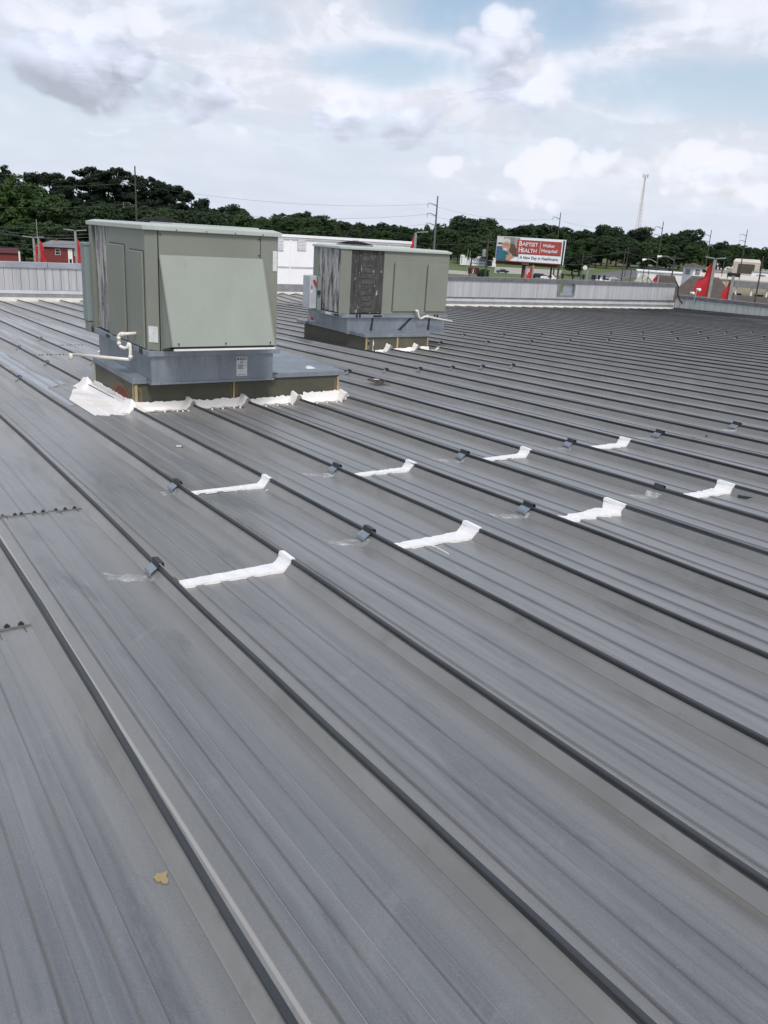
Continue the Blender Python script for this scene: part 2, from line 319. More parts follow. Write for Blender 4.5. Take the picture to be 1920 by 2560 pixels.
simple('lap_dirt', (.07, .066, .062), (.13, .128, .12), 30, .8); simple('stain_ochre', (.34, .26, .13), (.28, .22, .12), 30, .8); simple('coating_blue', (.40, .435, .48), (.30, .33, .37), 3, .35, .3, lo=.3, hi=.7)
def leafm(name, a, b):
    t = NT(name); oi = t.n('ShaderNodeObjectInfo')
    f = t.math('ADD', t.math('MULTIPLY', t.mr(t.noise(.35, (1, 1, 1), 4, .7), .3, .7), .6), t.math('MULTIPLY', oi.outputs['Random'], .4))
    t.set(t.mix(f, a, b), .65, 0, .25)
    tr = t.n('ShaderNodeBsdfTranslucent'); t.l(t.mix(f, tuple(x*1.2 for x in a), tuple(x*1.2 for x in b)), tr.inputs[0])
    mx = t.n('ShaderNodeMixShader'); mx.inputs[0].default_value = .22; t.l(t.b.outputs[0], mx.inputs[1]); t.l(tr.outputs[0], mx.inputs[2]); t.l(mx.outputs[0], t.out.inputs[0])
leafm('leaf_dark', (.027, .050, .024), (.042, .073, .031)); leafm('leaf_mid', (.036, .069, .026), (.058, .100, .036)); leafm('leaf_light', (.034, .072, .018), (.055, .105, .026)); leafm('leaf_pine', (.013, .025, .014), (.022, .040, .021))
simple('bark', (.07, .055, .042), (.045, .037, .03), 2, .9)

# ------------------------------------------------------------------ helpers
def tag(o, label=None, cat=None, group=None, kind=None):
    if label: o['label'] = label
    if cat: o['category'] = cat
    if group: o['group'] = group
    if kind: o['kind'] = kind
    return o
def empty(name, loc, label=None, cat=None, group=None, kind=None, rz=0.0):
    o = bpy.data.objects.new(name, None); COL.objects.link(o); o.location = loc; o.rotation_euler = (0, 0, rz); o.empty_display_size = .2
    return tag(o, label, cat, group, kind)
class MB:
    def __init__(s): s.v = []; s.f = []; s.mi = []
    def add(s, vs, fs, mi=0):
        b = len(s.v); s.v += [tuple(x) for x in vs]; s.f += [tuple(b+i for i in f) for f in fs]; s.mi += [mi]*len(fs); return s
    def box(s, x0, x1, y0, y1, z0, z1, mi=0):
        vs = [(x0, y0, z0), (x1, y0, z0), (x1, y1, z0), (x0, y1, z0), (x0, y0, z1), (x1, y0, z1), (x1, y1, z1), (x0, y1, z1)]
        return s.add(vs, [(3, 2, 1, 0), (4, 5, 6, 7), (0, 1, 5, 4), (1, 2, 6, 5), (2, 3, 7, 6), (3, 0, 4, 7)], mi)
    def prism(s, pts, z0, z1, mi=0, top=None):   # pts counterclockwise xy
        n = len(pts); top = top or pts
        vs = [(x, y, z0) for x, y in pts] + [(x, y, z1) for x, y in top]
        return s.add(vs, [tuple(range(n-1, -1, -1)), tuple(range(n, 2*n))] + [(i, (i+1) % n, n+(i+1) % n, n+i) for i in range(n)], mi)
    def slab(s, poly, off, mi=0):   # planar polygon extruded by the vector off
        n = len(poly); off = Vector(off); vs = [Vector(p) for p in poly] + [Vector(p)+off for p in poly]
        return s.add(vs, [tuple(range(n-1, -1, -1)), tuple(range(n, 2*n))] + [(i, (i+1) % n, n+(i+1) % n, n+i) for i in range(n)], mi)
    def tube(s, path, r, n=8, mi=0, caps=True):
        path = [Vector(p) for p in path]; rs = r if isinstance(r, (list, tuple)) else [r]*len(path); b = len(s.v); prev = None
        for i, p in enumerate(path):
            d = (path[min(i+1, len(path)-1)]-path[max(i-1, 0)]).normalized()
            a = Vector((0, 0, 1)) if abs(d.z) < .9 else Vector((1, 0, 0))
            if prev is not None: a = prev
            e1 = (a-d*a.dot(d)).normalized(); e2 = d.cross(e1); prev = e1
            for k in range(n):
                t_ = 2*math.pi*k/n; s.v.append(tuple(p+(e1*math.cos(t_)+e2*math.sin(t_))*rs[i]))
        for i in range(len(path)-1):
            for k in range(n):
                s.f.append((b+i*n+k, b+i*n+(k+1) % n, b+(i+1)*n+(k+1) % n, b+(i+1)*n+k)); s.mi.append(mi)
        if caps: s.f += [tuple(b+k for k in range(n-1, -1, -1)), tuple(b+(len(path)-1)*n+k for k in range(n))]; s.mi += [mi, mi]
        return s
    def build(s, name, mats, parent=None, bevel=0, smooth=False, loc=None):
        me = bpy.data.meshes.new(name); me.from_pydata(s.v, [], s.f)
        if isinstance(mats, str): mats = [mats]
        for m in mats: me.materials.append(MATS[m])
        if len(mats) > 1: me.polygons.foreach_set('material_index', s.mi)
        if bevel:
            bm = bmesh.new(); bm.from_mesh(me); bmesh.ops.bevel(bm, geom=[e for e in bm.edges if e.calc_length() > bevel*3], offset=bevel, segments=2, affect='EDGES', profile=.6); bm.to_mesh(me); bm.free()
        if smooth: me.polygons.foreach_set('use_smooth', [True]*len(me.polygons))
        me.update(); o = bpy.data.objects.new(name, me); COL.objects.link(o)
        if parent: o.parent = parent; o.matrix_parent_inverse = Matrix.Translation(-parent.location) if parent.rotation_euler.z == 0 and parent.parent is None else Matrix.Identity(4)
        return o
def dup(o, parent=None, keep=True):
    c = o.copy(); COL.objects.link(c)
    if parent is not None: c.parent = parent
    for ch in o.children: dup(ch, c)
    return c
def mesh_copy(o, loc, parent):     # alike piece: shares its mesh
    c = bpy.data.objects.new(o.name.split('.')[0], o.data); COL.objects.link(c); c.parent = parent; c.matrix_parent_inverse = o.matrix_parent_inverse.copy(); c.location = loc; return c
def text(name, body, mat, parent, mw, size, align='LEFT', width=None, ext=.004, bold=0.0):
    cu = bpy.data.curves.new(name, 'FONT'); cu.body = body; cu.size = size; cu.extrude = ext; cu.align_x = align; cu.offset = bold; cu.resolution_u = 3
    o = bpy.data.objects.new(name, cu); COL.objects.link(o); bpy.context.view_layer.update()
    me = bpy.data.meshes.new_from_object(o.evaluated_get(bpy.context.evaluated_depsgraph_get())); bpy.data.objects.remove(o)
    if width and len(me.vertices):
        xs = [v.co.x for v in me.vertices]; k = width/(max(xs)-min(xs)); x0 = min(xs)
        for v in me.vertices: v.co.x = (v.co.x-x0)*k
    me.transform(mw); me.materials.clear(); me.materials.append(MATS[mat]); q = bpy.data.objects.new(name, me); COL.objects.link(q)
    if parent: q.parent = parent; q.matrix_parent_inverse = Matrix.Translation(-parent.location) if parent.rotation_euler.z == 0 else Matrix.Identity(4)
    return q
ORD = ['first', 'second', 'third', 'fourth', 'fifth', 'sixth', 'seventh', 'eighth', 'ninth', 'tenth', 'eleventh', 'twelfth', 'thirteenth', 'fourteenth', 'fifteenth', 'sixteenth', 'seventeenth', 'eighteenth', 'nineteenth', 'twentieth']
def ordn(i):
    if i < 20: return ORD[i]
    tens = {2: 'twenty', 3: 'thirty', 4: 'forty', 5: 'fifty'}[(i+1)//10]
    return (tens[:-1]+'ieth') if (i+1) % 10 == 0 else tens+'-'+ORD[(i+1) % 10-1]

# ------------------------------------------------------------------ terrain
def ground_z(x, y):
    d = math.hypot(x, y)
    if d < 330: return -11.0
    if d < 560: return -11.0 + (d-330)*.0235
    return -5.6 + min(d-560, 140)*.03
def ground():
    rs = [0, 40, 100, 200, 330, 400, 480, 560, 700, 1000, 1600, 2600, 4000]; n = 64; v = []; f = []
    for r in rs:
        for k in range(n):
            a = 2*math.pi*k/n; z = ground_z(r, 0) if True else 0; v.append((r*math.sin(a), r*math.cos(a), z))
    for i in range(len(rs)-1):
        for k in range(n): f.append((i*n+k, i*n+(k+1) % n, (i+1)*n+(k+1) % n, (i+1)*n+k) if i else (k, n+(k+1) % n, n+k))
    m = MB(); m.add(v, [x[::-1] for x in f]); tag(m.build('ground', 'grass'), 'green grassy ground rising gently towards the wooded hill', None, None, 'structure')
ground()
def ground_patch(name, pts, mat, label, lift=.05, sub=8):   # pts: four (px, py) corners seen on the ground, near-left, near-right, far-right, far-left
    def hit(px, py):
        lo, hi = 20., 1500.
        for _ in range(50):
            mid = (lo+hi)/2; p = at_d(px, py, mid)
            if p.z > ground_z(p.x, p.y): lo = mid
            else: hi = mid
        return at_d(px, py, lo)
    P = [hit(*p) for p in pts]; m = MB(); vs = []
    for j in range(sub+1):
        for i in range(sub+1):
            a, b = i/sub, j/sub; q = (P[0]*(1-a)+P[1]*a)*(1-b)+(P[3]*(1-a)+P[2]*a)*b
            vs.append((q.x, q.y, ground_z(q.x, q.y)+lift))
    m.add(vs, [(j*(sub+1)+i, j*(sub+1)+i+1, (j+1)*(sub+1)+i+1, (j+1)*(sub+1)+i) for j in range(sub) for i in range(sub)])
    return tag(m.build(name, mat), label, None, None, 'structure')
def on_ground(px, dist, py=640): p = at_d(px, py, dist); return Vector((p.x, p.y, ground_z(p.x, p.y)))

# ------------------------------------------------------------------ the metal roof
BEAD = .0075
roof = empty('metal_roof', (0, 0, 0), 'weathered grey standing seam metal roof running away to the parapet', None, None, 'structure')
NS0, NS1 = -4, 56
def prof(v):    # height above the pan at across-position v
    a = (v-V0)/SP; d = (a-round(a))*SP
    e = abs(d)
    if e > .050:
        x = (a-math.floor(a))*SP
        for c in (.205, .41, .63):
            q = abs(x-c*SP)
            if q < .024: return BEAD*min(1, (.024-q)/.006)
        return 0.0
    if e > .018: return .042*(.050-e)/.032
    if -.012 < d < .012: return .067
    return .044
def us_for(a, b):
    r = []; u = a
    while u < b-1e-6:
        r.append(u); u += .3 if u < 8 else (.6 if u < 14 else 1.5)
    r.append(b); return r
beads = []
for c in (.205, .41, .63): beads += [(c*SP-.024, 0), (c*SP-.018, BEAD), (c*SP+.018, BEAD), (c*SP+.024, 0)]
panx = [(.050, 0)] + beads + [(SP-.050, 0)]
def nz(a, b, c, k): return noise.noise(Vector((a, b, c)))*k
for n in range(NS0, NS1):
    vb = V0+n*SP
    laps = [3.57, 13.35, 23.0] if n % 2 else [5.08, 14.7, 24.4]
    if n == -1: laps[0] = 3.46
    cuts = [-1.6]+laps+[UE]
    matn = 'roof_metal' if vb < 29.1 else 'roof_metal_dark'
    for k in range(len(cuts)-1):
        a, b = cuts[k], cuts[k+1]
        if k: a -= .03                      # far sheet laps over the near one
        us = us_for(a, b); m = MB(); vs = []
        for u in us:
            for (x, h) in panx:
                osc = nz(x*3+n*7, u*.9, n*1.3, .004) if .09 < x < SP-.09 else 0
                lift = .0035 if (k and u < a+.02) else (.0 if not k else .002)
                vs.append((vb+x, u, pan_z(vb+x, u)+h+osc+lift))
        q = len(panx)
        fs = [(j*q+i, j*q+i+1, (j+1)*q+i+1, (j+1)*q+i) for j in range(len(us)-1) for i in range(q-1)]
        if k:   # folded lower lip of the lap
            base = len(vs)
            for i, (x, h) in enumerate(panx): X = vs[i]; vs.append((X[0], X[1]+.001, X[2]-.006))
            fs += [(base+i, base+i+1, i+1, i) for i in range(q-1)]
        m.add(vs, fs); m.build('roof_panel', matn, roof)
    if 16 <= n <= 32:
        m = MB(); us = [UE, 28.4, 29.5, 30.65]; vs = [(vb+x, u+(.002 if u == UE else 0), pan_z(vb+x, u)+h+.003) for u in us for (x, h) in panx]; q = len(panx)
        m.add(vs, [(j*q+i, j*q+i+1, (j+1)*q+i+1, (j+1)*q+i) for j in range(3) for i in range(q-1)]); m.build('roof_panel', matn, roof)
sprof = [(-.0505, .0), (-.046, .004), (-.020, .040), (-.0065, .044), (-.0065, .057), (-.0095, .056), (-.0095, .064), (-.005, .067), (.005, .067), (.0085, .063), (.0085, .054), (.004, .054), (.004, .044), (.020, .040), (.046, .004), (.0505, 0)]
for n in range(NS0, NS1+1):
    vb = V0+n*SP; ue = 30.65 if 17 <= n <= 32 else UE; us = us_for(-1.6, ue); vs = []
    for u in us:
        wob = nz(n*3.7, u*.45, 2, .018) + nz(n*1.7, u*2.1, 5, .003)
        wz = nz(n*5.1, u*.7, 9, .004)
        for (x, h) in sprof: vs.append((vb+x+(wob if h > .05 else 0), u, pan_z(vb+x, u)+h+.001+(wz if h > .05 else 0)))
    q = len(sprof); m = MB(); fs = []; mi = []
    for j in range(len(us)-1):
        for i in range(q-1):
            m.mi.append(1 if 3 <= i <= 11 else 0); m.f.append((j*q+i, j*q+i+1, (j+1)*q+i+1, (j+1)*q+i))
    m.v = vs; m.f.append(tuple(range(q))); m.mi.append(0); m.f.append(tuple(range((len(us)-1)*q, len(us)*q))[::-1]); m.mi.append(0)
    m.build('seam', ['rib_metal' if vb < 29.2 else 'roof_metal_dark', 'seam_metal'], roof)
# exposed screws along the laps left bare
sc = MB(); sc.tube([(0, 0, 0), (0, 0, .004)], .013, 8); sc.tube([(0, 0, .004), (0, 0, .012)], .0065, 6)
first = None
for (n, u, vs_) in [(0, 5.075, None), (-1, 3.452, None), (3, 13.32, None), (4, 14.67, None)]:
    for fx in (.12, .19, .30, .36, .48, .56, .68, .77, .86):
        v = V0+(n+fx)*SP; z = pan_z(v, u)+.004
        if first is None: first = sc.build('screw', 'screw', roof); first.location = (v, u, z); continue
        mesh_copy(first, (v, u, z), roof)
for (n, u0_) in ((-1, 3.43), (0, 5.05)):
    a = V0+n*SP+.05; b = a+SP-.10; vs_ = [a+(b-a)*i/70 for i in range(71)]; m = MB(); V = []
    for v in vs_:
        j = nz(v*25, n, 3, .004); h = pan_z(v, u0_)+prof(v)*(1 if prof(v) > .01 else 1)
        V += [(v, u0_-.006+j*.6, h+.0005), (v, u0_-.001, h+.006), (v, u0_+.003-j*.5, h+.0065)]
    m.add(V, [(3*i+j, 3*i+3+j, 3*i+4+j, 3*i+1+j) for i in range(70) for j in range(2)]); m.build('lap_edge', 'lap_dirt', roof)
    for k in range(5):
        v = a+.08+k*.1; m = MB(); m.add([(v-.004, u0_-.006, pan_z(v, u0_)+prof(v)+.002), (v+.005, u0_-.006, pan_z(v, u0_)+prof(v)+.002), (v+.004, u0_-.16-.03*(k % 3), pan_z(v, u0_)+prof(v)+.0015)], [(0, 2, 1)]); m.build('drip_stain', 'lap_dirt', roof)
# white closure strip and foam closures at the eave, darker flashing above
m = MB()
for (a, b, u) in ((-3, 10.4, UE), (20.4, 34.85, UE)): m.add([(a, u+.02, pan_z(a, u)-.05), (b, u+.02, pan_z(b, u)-.05), (b, u+.02, pan_z(b, u)+.125), (a, u+.02, pan_z(a, u)+.125)], [(0, 1, 2, 3)])
m.add([(10.4, 30.66, -2.60), (20.4, 30.66, -2.62), (20.4, 30.66, -2.36), (10.4, 30.66, -2.345)], [(0, 1, 2, 3)])
m.build('eave_strip', 'eave_white', roof)

def sheet(name, mat, vs, uf, parent=None, lift=.004, sub=3, tagk=None, edge=.003, floor=0.0):
    """thin skin that follows the roof profile; uf(v)->(u0,u1)"""
    m = MB(); V = []
    for v in vs:
        a, b = uf(v)
        for j in range(sub+1):
            u = a+(b-a)*j/sub; V.append((v, u, pan_z(v, u)+max(floor, prof(v))+lift))
    q = sub+1; m.add(V, [(i*q+j, (i+1)*q+j, (i+1)*q+j+1, i*q+j+1) for i in range(len(vs)-1) for j in range(sub)])
    base = len(V); n = len(vs)
    for i in range(n):      # give the edge a thickness
        for j in (0, sub): x = V[i*q+j]; m.v.append((x[0], x[1], x[2]-edge))
    for i in range(n-1): m.add([], []); m.f += [(base+2*i, base+2*i+2, (i+1)*q, i*q), (i*q+sub, (i+1)*q+sub, base+2*i+3, base+2*i+1)]; m.mi += [0, 0]
    return m.build(name, mat, parent)

def vgrid(a, b):
    s = set([round(a, 4), round(b, 4)]); k = int((b-a)/.02)
    for i in range(k+1): s.add(round(a+(b-a)*i/k, 4))
    for n in range(NS0, NS1+1):
        c = V0+n*SP
        for cc_ in (.205, .41, .63):
            for x in (-.024, -.018, .018, .024):
                if a < c+cc_*SP+x < b: s.add(round(c+cc_*SP+x, 4))
        for x in (-.051, -.018, -.0125, -.0115, .0115, .0125, .018, .051):
            if a < c+x < b: s.add(round(c+x, 4))
    return sorted(s)

# ------------------------------------------------------------------ white tape patches across the laps
def tape(n, uc, label, wl=.085, wr=.11, over=.016, ragged=.004, seed=0):
    a, b = V0+n*SP+.022, V0+(n+1)*SP+over
    r = random.Random(seed)
    js = [r.uniform(-1, 1) for _ in range(60)]
    def uf(v):
        t_ = (v-a)/(b-a); k = t_*28; i = int(k); w_ = wl+(wr-wl)*(t_**2.2)
        j0 = js[i]*(1-k+i)+js[i+1]*(k-i); j1 = js[i+30]*(1-k+i)+js[i+31 if i < 28 else i+30]*(k-i)
        return (uc-w_/2+j0*ragged, uc+w_/2+j1*ragged)
    root = empty('sealant_tape', (0, 0, 0), label, 'tape patch', 'white tape patches over the roof laps')
    sheet('tape_strip', 'white_tape', vgrid(a, b-.03), uf, root, .0075, 3, edge=.014, floor=BEAD)
    vs_ = V0+(n+1)*SP; cap = MB(); u0, u1 = uf(b-.01); zt = pan_z(vs_, uc)+.066
    cap.add([(vs_-.018, u0, zt-.014), (vs_-.019, u1, zt-.014), (vs_-.012, u0, zt+.008), (vs_-.012, u1, zt+.008), (vs_+.013, u0+.004, zt+.008), (vs_+.013, u1-.004, zt+.008), (vs_+.022, u0+.008, zt-.022), (vs_+.022, u1-.01, zt-.022)],
            [(0, 2, 3, 1), (2, 4, 5, 3), (4, 6, 7, 5), (0, 6, 4, 2), (1, 3, 5, 7)])
    cap.build('seam_cap', 'white_tape', root)
    # fasteners pushed up under the tape
    for k in range(6):
        rv = MB()
        v = a+.07+k*(SP-.2)/5; z = pan_z(v, uc)+.007+max(BEAD, prof(v)); rv.tube([(v, uc+.01, z), (v, uc+.01, z+.002), (v, uc+.01, z+.003)], [.010, .008, .003], 8)
        rv.build('screw_bump', 'white_tape', root)
    return root
tape(1, 3.57, 'long white tape patch nearest the camera, left of the front row', .085, .13, seed=1)
tape(3, 3.57, 'white tape patch second from left in the front row, thin tail below', .09, .15, seed=2, ragged=.011)
tape(5, 3.55, 'ragged white tape patch with torn corner, third in the front row', .11, .17, seed=3, ragged=.02)
tape(7, 3.57, 'white tape patch at the right edge of the front row beside the black bar', .10, .15, seed=4, ragged=.014)
tape(2, 5.09, 'thin white tape patch in the row behind, closest to the near unit', .065, .11, seed=5)
tape(4, 5.08, 'white tape patch with frayed seam end, second in the back row', .065, .12, seed=6, ragged=.012)
tape(6, 5.10, 'white tape patch third from left in the back row', .075, .12, seed=7)
tape(8, 5.08, 'small white tape patch farthest from the camera in the back row', .10, .13, seed=8, ragged=.012)
tape(9, 3.57, 'white tape patch cut off by the right edge of the photo', .1, .12, seed=9)

# ------------------------------------------------------------------ seam clips with caulk
def clip(n, u, label, steel=True, small=False, lean=0.0, smear=True, group='steel clips clamped on the seams'):
    v = V0+n*SP; z = pan_z(v, u); L_ = .085 if not small else .05
    root = empty('seam_clip', (v, u, z), label, 'clip', group)
    wob = nz(n*3.7, u*.45, 2, .018)
    c = MB(); x = v+wob
    c.slab([(x-.016, u-L_/2, z+.060), (x-.016, u+L_/2, z+.060), (x-.014+lean, u+L_/2, z+.092), (x-.014+lean, u-L_/2, z+.092)], (.005, 0, 0))
    c.slab([(x-.014+lean, u-L_/2, z+.089), (x-.014+lean, u+L_/2, z+.089), (x+.013, u+L_/2, z+.085), (x+.013, u-L_/2, z+.085)], (0, 0, .004))
    c.slab([(x+.012, u-L_/2, z+.088), (x+.012, u+L_/2, z+.088), (x+.015, u+L_/2, z+.066), (x+.015, u-L_/2, z+.066)], (.004, 0, 0))
    c.build('clamp', 'clip_dark', root)
    if steel:
        p = MB(); u1 = u+.012
        p.slab([(x-.015, u1-L_/2, z+.060), (x-.015, u1+L_/2, z+.060), (x-.046, u1+L_/2+.003, z+.038), (x-.046, u1-L_/2, z+.038)], (-.002, 0, -.004))
        p.slab([(x-.046, u1-L_/2, z+.038), (x-.046, u1+L_/2, z+.038), (x-.049, u1+L_/2, z+.024), (x-.049, u1-L_/2, z+.024)], (-.003, 0, 0))
        p.build('saddle_plate', 'clip_steel', root)
    if smear and not small:
        r = random.Random(n*17+int(u*10)); js = [r.uniform(-.02, .02) for _ in range(40)]
        sheet('caulk_smear', 'caulk_smear', vgrid(v-.24, v-.028), lambda q: (u-.045-js[int((q-v+.24)*120) % 40]*.6+.10*max(0, (v-.09-q)/.15), u+.062+js[int((q-v+.24)*120+9) % 40]+.07*max(0, (v-.09-q)/.15)), root, .003, 3)
    return root
names = {1: 'blue steel clip below the nearest white tape, leftmost in the front row', 3: 'steel clip just left of the second front row tape patch', 5: 'steel clip left of the ragged torn tape patch', 7: 'all black clip without plate beside the right front tape patch'}
for n, lb in names.items(): clip(n, 3.74 if n != 7 else 3.70, lb, steel=(n != 7), lean=.01 if n == 7 else 0)
names = {2: 'steel clip in the back row, nearest the air conditioner', 4: 'steel clip on the seam left of the frayed back row tape', 6: 'steel clip on the seam left of the third back row tape', 8: 'steel clip left of the farthest white tape patch', 10: 'steel clip beside the screw hole, no tape next to it', 12: 'steel clip at the far right end of the back row'}
for n, lb in names.items(): clip(n, 5.17, lb)
rows = [(10.08, [9, 10, 11, 12, 13, 14], 'row in front of the far unit'), (11.9, [3, 4], 'seams left of the near unit'), (10.5, [2], 'seam left of the white pipe end'), (13.6, [16, 18, 20, 22, 24, 26, 28, 30, 32, 34], 'row right of the far unit'),
        (15.2, [19, 21, 23, 25, 27, 29, 31, 33, 35, 37], 'second row right of the far unit'), (13.9, [3], 'far left seam'), (15.3, [4], 'far left seams near the unit side box')]
for u, ns, where in rows:
    for i, n in enumerate(ns):
        lb = f'tiny dark seam clip, {where}' + (f', {ordn(i)} from left' if len(ns) > 1 else '')
        clip(n, u+nz(n, u, 0, .08), lb, steel=True, small=True, group='small clips on the distant seams')

# ------------------------------------------------------------------ rooftop units
def chamfer(x0, x1, y0, y1, c):   # plan outline with the near-left corner cut
    return [(x0+c, y0), (x1, y0), (x1, y1), (x0, y1), (x0, y0+c)]
def holes(parent, pts, axis):
    for (a, b, zc) in pts:
        m = MB(); d = .010
        P = [(math.cos(k*math.pi/6)*.022, math.sin(k*math.pi/6)*.032) for k in range(12)]
        if axis == 'u': m.slab([(a+x, b-.004, zc+z) for x, z in P], (0, .01, 0))
        else: m.slab([(a-.004, b+x, zc+z) for x, z in P], (.01, 0, 0))
        m.build('lifting_hole', 'black', parent)
def fan(cx, cy_, z, parent, r=.30):
    m = MB()
    for k in range(7):
        rr = r*(k+1)/7; h = .05*(1-(rr/r)**2); m.tube([(cx+rr*math.cos(t_*math.pi/12), cy_+rr*math.sin(t_*math.pi/12), z+.02+h) for t_ in range(25)], .0045, 5, caps=False)
    for k in range(8):
        a = k*math.pi/4; m.tube([(cx+r*s_*math.cos(a), cy_+r*s_*math.sin(a), z+.022+.05*(1-s_*s_)) for s_ in (.1, .4, .7, 1)], .004, 4)
    m.tube([(cx, cy_, z+.02), (cx, cy_, z+.068)], [.09, .07], 12)
    g = m.build('fan_guard', 'black', parent)
    b = MB(); b.tube([(cx, cy_, z+.001), (cx, cy_, z+.006)], r*1.02, 28); b.build('fan_opening', 'black', parent)
    for k in range(4):
        b = MB(); b.tube([(cx-.05+.035*k, cy_-.02, z+.06), (cx-.05+.035*k, cy_-.02, z+.095)], .006, 6); b.build('motor_stud', 'black', parent)

U1 = empty('rooftop_air_conditioner', (3.3, 9.1, -1.27), 'green grey rooftop air conditioner with large sloped intake hood, nearest the camera', 'air conditioner', 'packaged air conditioners on the roof')
zt, zb = -.068, -1.205
# base rail: channel frame, open below
m = MB(); x0, x1, y0, y1 = 2.60, 4.02, 8.10, 10.20
m.box(x0, x1, y0, y0+.04, -1.262, -1.21); m.box(x0, x1, y1-.04, y1, -1.262, -1.21); m.box(x0, x0+.04, y0+.04, y1-.04, -1.262, -1.21); m.box(x1-.04, x1, y0+.04, y1-.04, -1.262, -1.21)
m.build('base_rail', 'galvanized_rail', U1, bevel=.004)
m = MB(); m.box(x0+.042, x1-.042, y0+.042, y1-.042, -1.255, -1.215); m.build('base_pan', 'galvanized', U1)
holes(U1, [(x0, 8.30, -1.236), (x0, 8.36, -1.236), (x0, 10.08, -1.236), (x0, 10.14, -1.236)], 'v')
for (a, b) in ((8.60, 8.74), (9.42, 9.56)):
    m = MB(); m.box(x0-.003, x0+.01, a, b, -1.254, -1.222); m.build('fork_slot', 'black', U1)
# cabinet
m = MB(); m.prism(chamfer(2.625, 3.985, 8.115, 9.42, .085), -1.209, zt); m.build('cabinet', 'cabinet_paint', U1, bevel=.006)
m = MB(); m.prism([(2.70, 9.421), (3.985, 9.421), (3.985, 10.17), (2.70, 10.17)], -1.209, zt); m.build('condenser_section', 'black', U1)
m = MB(); m.box(2.635, 2.70, 9.50, 9.95, -1.19, zt-.01); m.build('coil', 'coil_dirty', U1)
m = MB(); m.box(2.622, 2.66, 9.422, 9.498, -1.209, zt); m.build('corner_post', 'cabinet_paint', U1, bevel=.004)
m = MB(); m.box(2.622, 2.70, 10.05, 10.175, -1.209, zt); m.build('corner_post', 'cabinet_paint', U1, bevel=.004)
# access panels on the left side
for (a, b, z0_, z1_) in ((8.845, 9.365, -1.20, -.25), (8.245, 8.675, -1.20, -.285)):
    m = MB(); m.box(2.607, 2.626, a, b, z0_, z1_); p = m.build('access_panel', 'cabinet_paint', U1, bevel=.007)
    m = MB(); m.box(2.6235, 2.6275, a-.018, a-.006, z0_, z1_+.012); m.build('panel_gap', 'black', U1)
    m = MB(); m.box(2.6235, 2.6275, a-.01, b+.006, z1_+.004, z1_+.012); m.build('panel_gap', 'black', U1)
# joint lines and front corner strip
m = MB(); m.box(2.722, 2.730, 8.106, 8.12, -1.205, zt-.002); m.build('panel_gap', 'black', U1)
m = MB(); m.box(3.785, 3.790, 8.111, 8.12, -.30, zt-.002); m.build('panel_gap', 'black', U1)
for (x, z) in ((2.75, -.115), (3.77, -.115), (3.77, -.27), (2.99, -1.145), (3.76, -1.145)):
    m = MB(); m.tube([(x, 8.118, z), (x, 8.104, z)], .007, 6); m.build('bolt', 'dark_metal', U1)
# cap: shallow lid with lip
m = MB(); m.prism(chamfer(2.600, 4.010, 8.085, 10.20, .095), -.082, -.040, top=None)
m.prism([(2.68, 8.10), (4.010, 8.10), (4.0, 10.19), (2.61, 10.19), (2.61, 8.19)], -.040, -.020, top=[(2.74, 8.17), (3.95, 8.17), (3.95, 10.12), (2.68, 10.12), (2.68, 8.25)])
m.build('top_cap', 'cap_paint', U1, bevel=.005)
for (a, b, c, d) in ((2.95, 3.45, 8.35, 9.0), (3.48, 3.9, 8.4, 9.1)):
    m = MB(); m.box(a, b, c, d, -.021, -.008); m.build('top_panel', 'cap_paint', U1, bevel=.003)
for k in range(9):
    m = MB(); x = 2.75+k*.15
    if k % 2: m.tube([(x, 8.086, -.07), (x, 8.079, -.07)], .006, 6); m.build('bolt', 'dark_metal', U1)
fan(at_u(402, 552, 9.72).x, 9.72, -.028, U1, .26)
# intake hood
hx0, hx1, ht, hb, he = 2.745, 3.805, -.302, -1.128, 7.79
m = MB(); yb = 8.112
m.add([(hx0, yb, ht), (hx1, yb, ht), (hx1, he, hb), (hx0, he, hb)], [(0, 3, 2, 1)]); m.add([(hx0, yb, ht), (hx0, he, hb), (hx0, yb, hb-.06)], [(0, 1, 2)][::-1]); m.add([(hx1, yb, ht), (hx1, he, hb), (hx1, yb, hb-.06)], [(0, 2, 1)])
m.add([(hx0, yb-.004, ht-.02), (hx1, yb-.004, ht-.02), (hx1, he+.02, hb), (hx0, he+.02, hb)], [(0, 1, 2, 3)])
hood = m.build('intake_hood', 'hood_paint_lit', U1)
m = MB(); m.slab([(hx0-.012, yb-.001, ht-.002), (hx0-.012, he-.003, hb-.001), (hx0-.012, he+.010, hb-.005), (hx0-.012, yb-.001, ht-.03)], (.013, 0, 0)); m.build('hood_flange', 'cabinet_paint', U1); m = MB(); m.slab([(hx1-.001, yb-.001, ht-.002), (hx1-.001, he-.003, hb-.001), (hx1-.001, he+.010, hb-.005), (hx1-.001, yb-.001, ht-.03)], (.013, 0, 0))
m.build('hood_flange', 'cabinet_paint', U1)
m = MB(); m.box(hx0+.004, hx1-.004, he-.004, he+.012, hb-.020, hb-.004); m.build('hood_drip_edge', 'black', U1)
m = MB(); m.box(hx0+.004, hx1+.006, he-.012, he+.012, hb-.038, hb-.020); m.build('hood_trim', 'white_trim', U1)
for k in range(3):
    x = hx0+.05+k*(hx1-hx0-.1)/2; m = MB(); m.tube([(x, he-.004, hb+.03), (x, he-.014, hb+.028)], .008, 6); m.build('bolt', 'dark_metal', U1)
m = MB(); m.box(hx0+.01, hx1-.01, he+.03, yb-.01, hb-.034, hb-.030); m.build('hood_screen', 'dark_metal', U1)
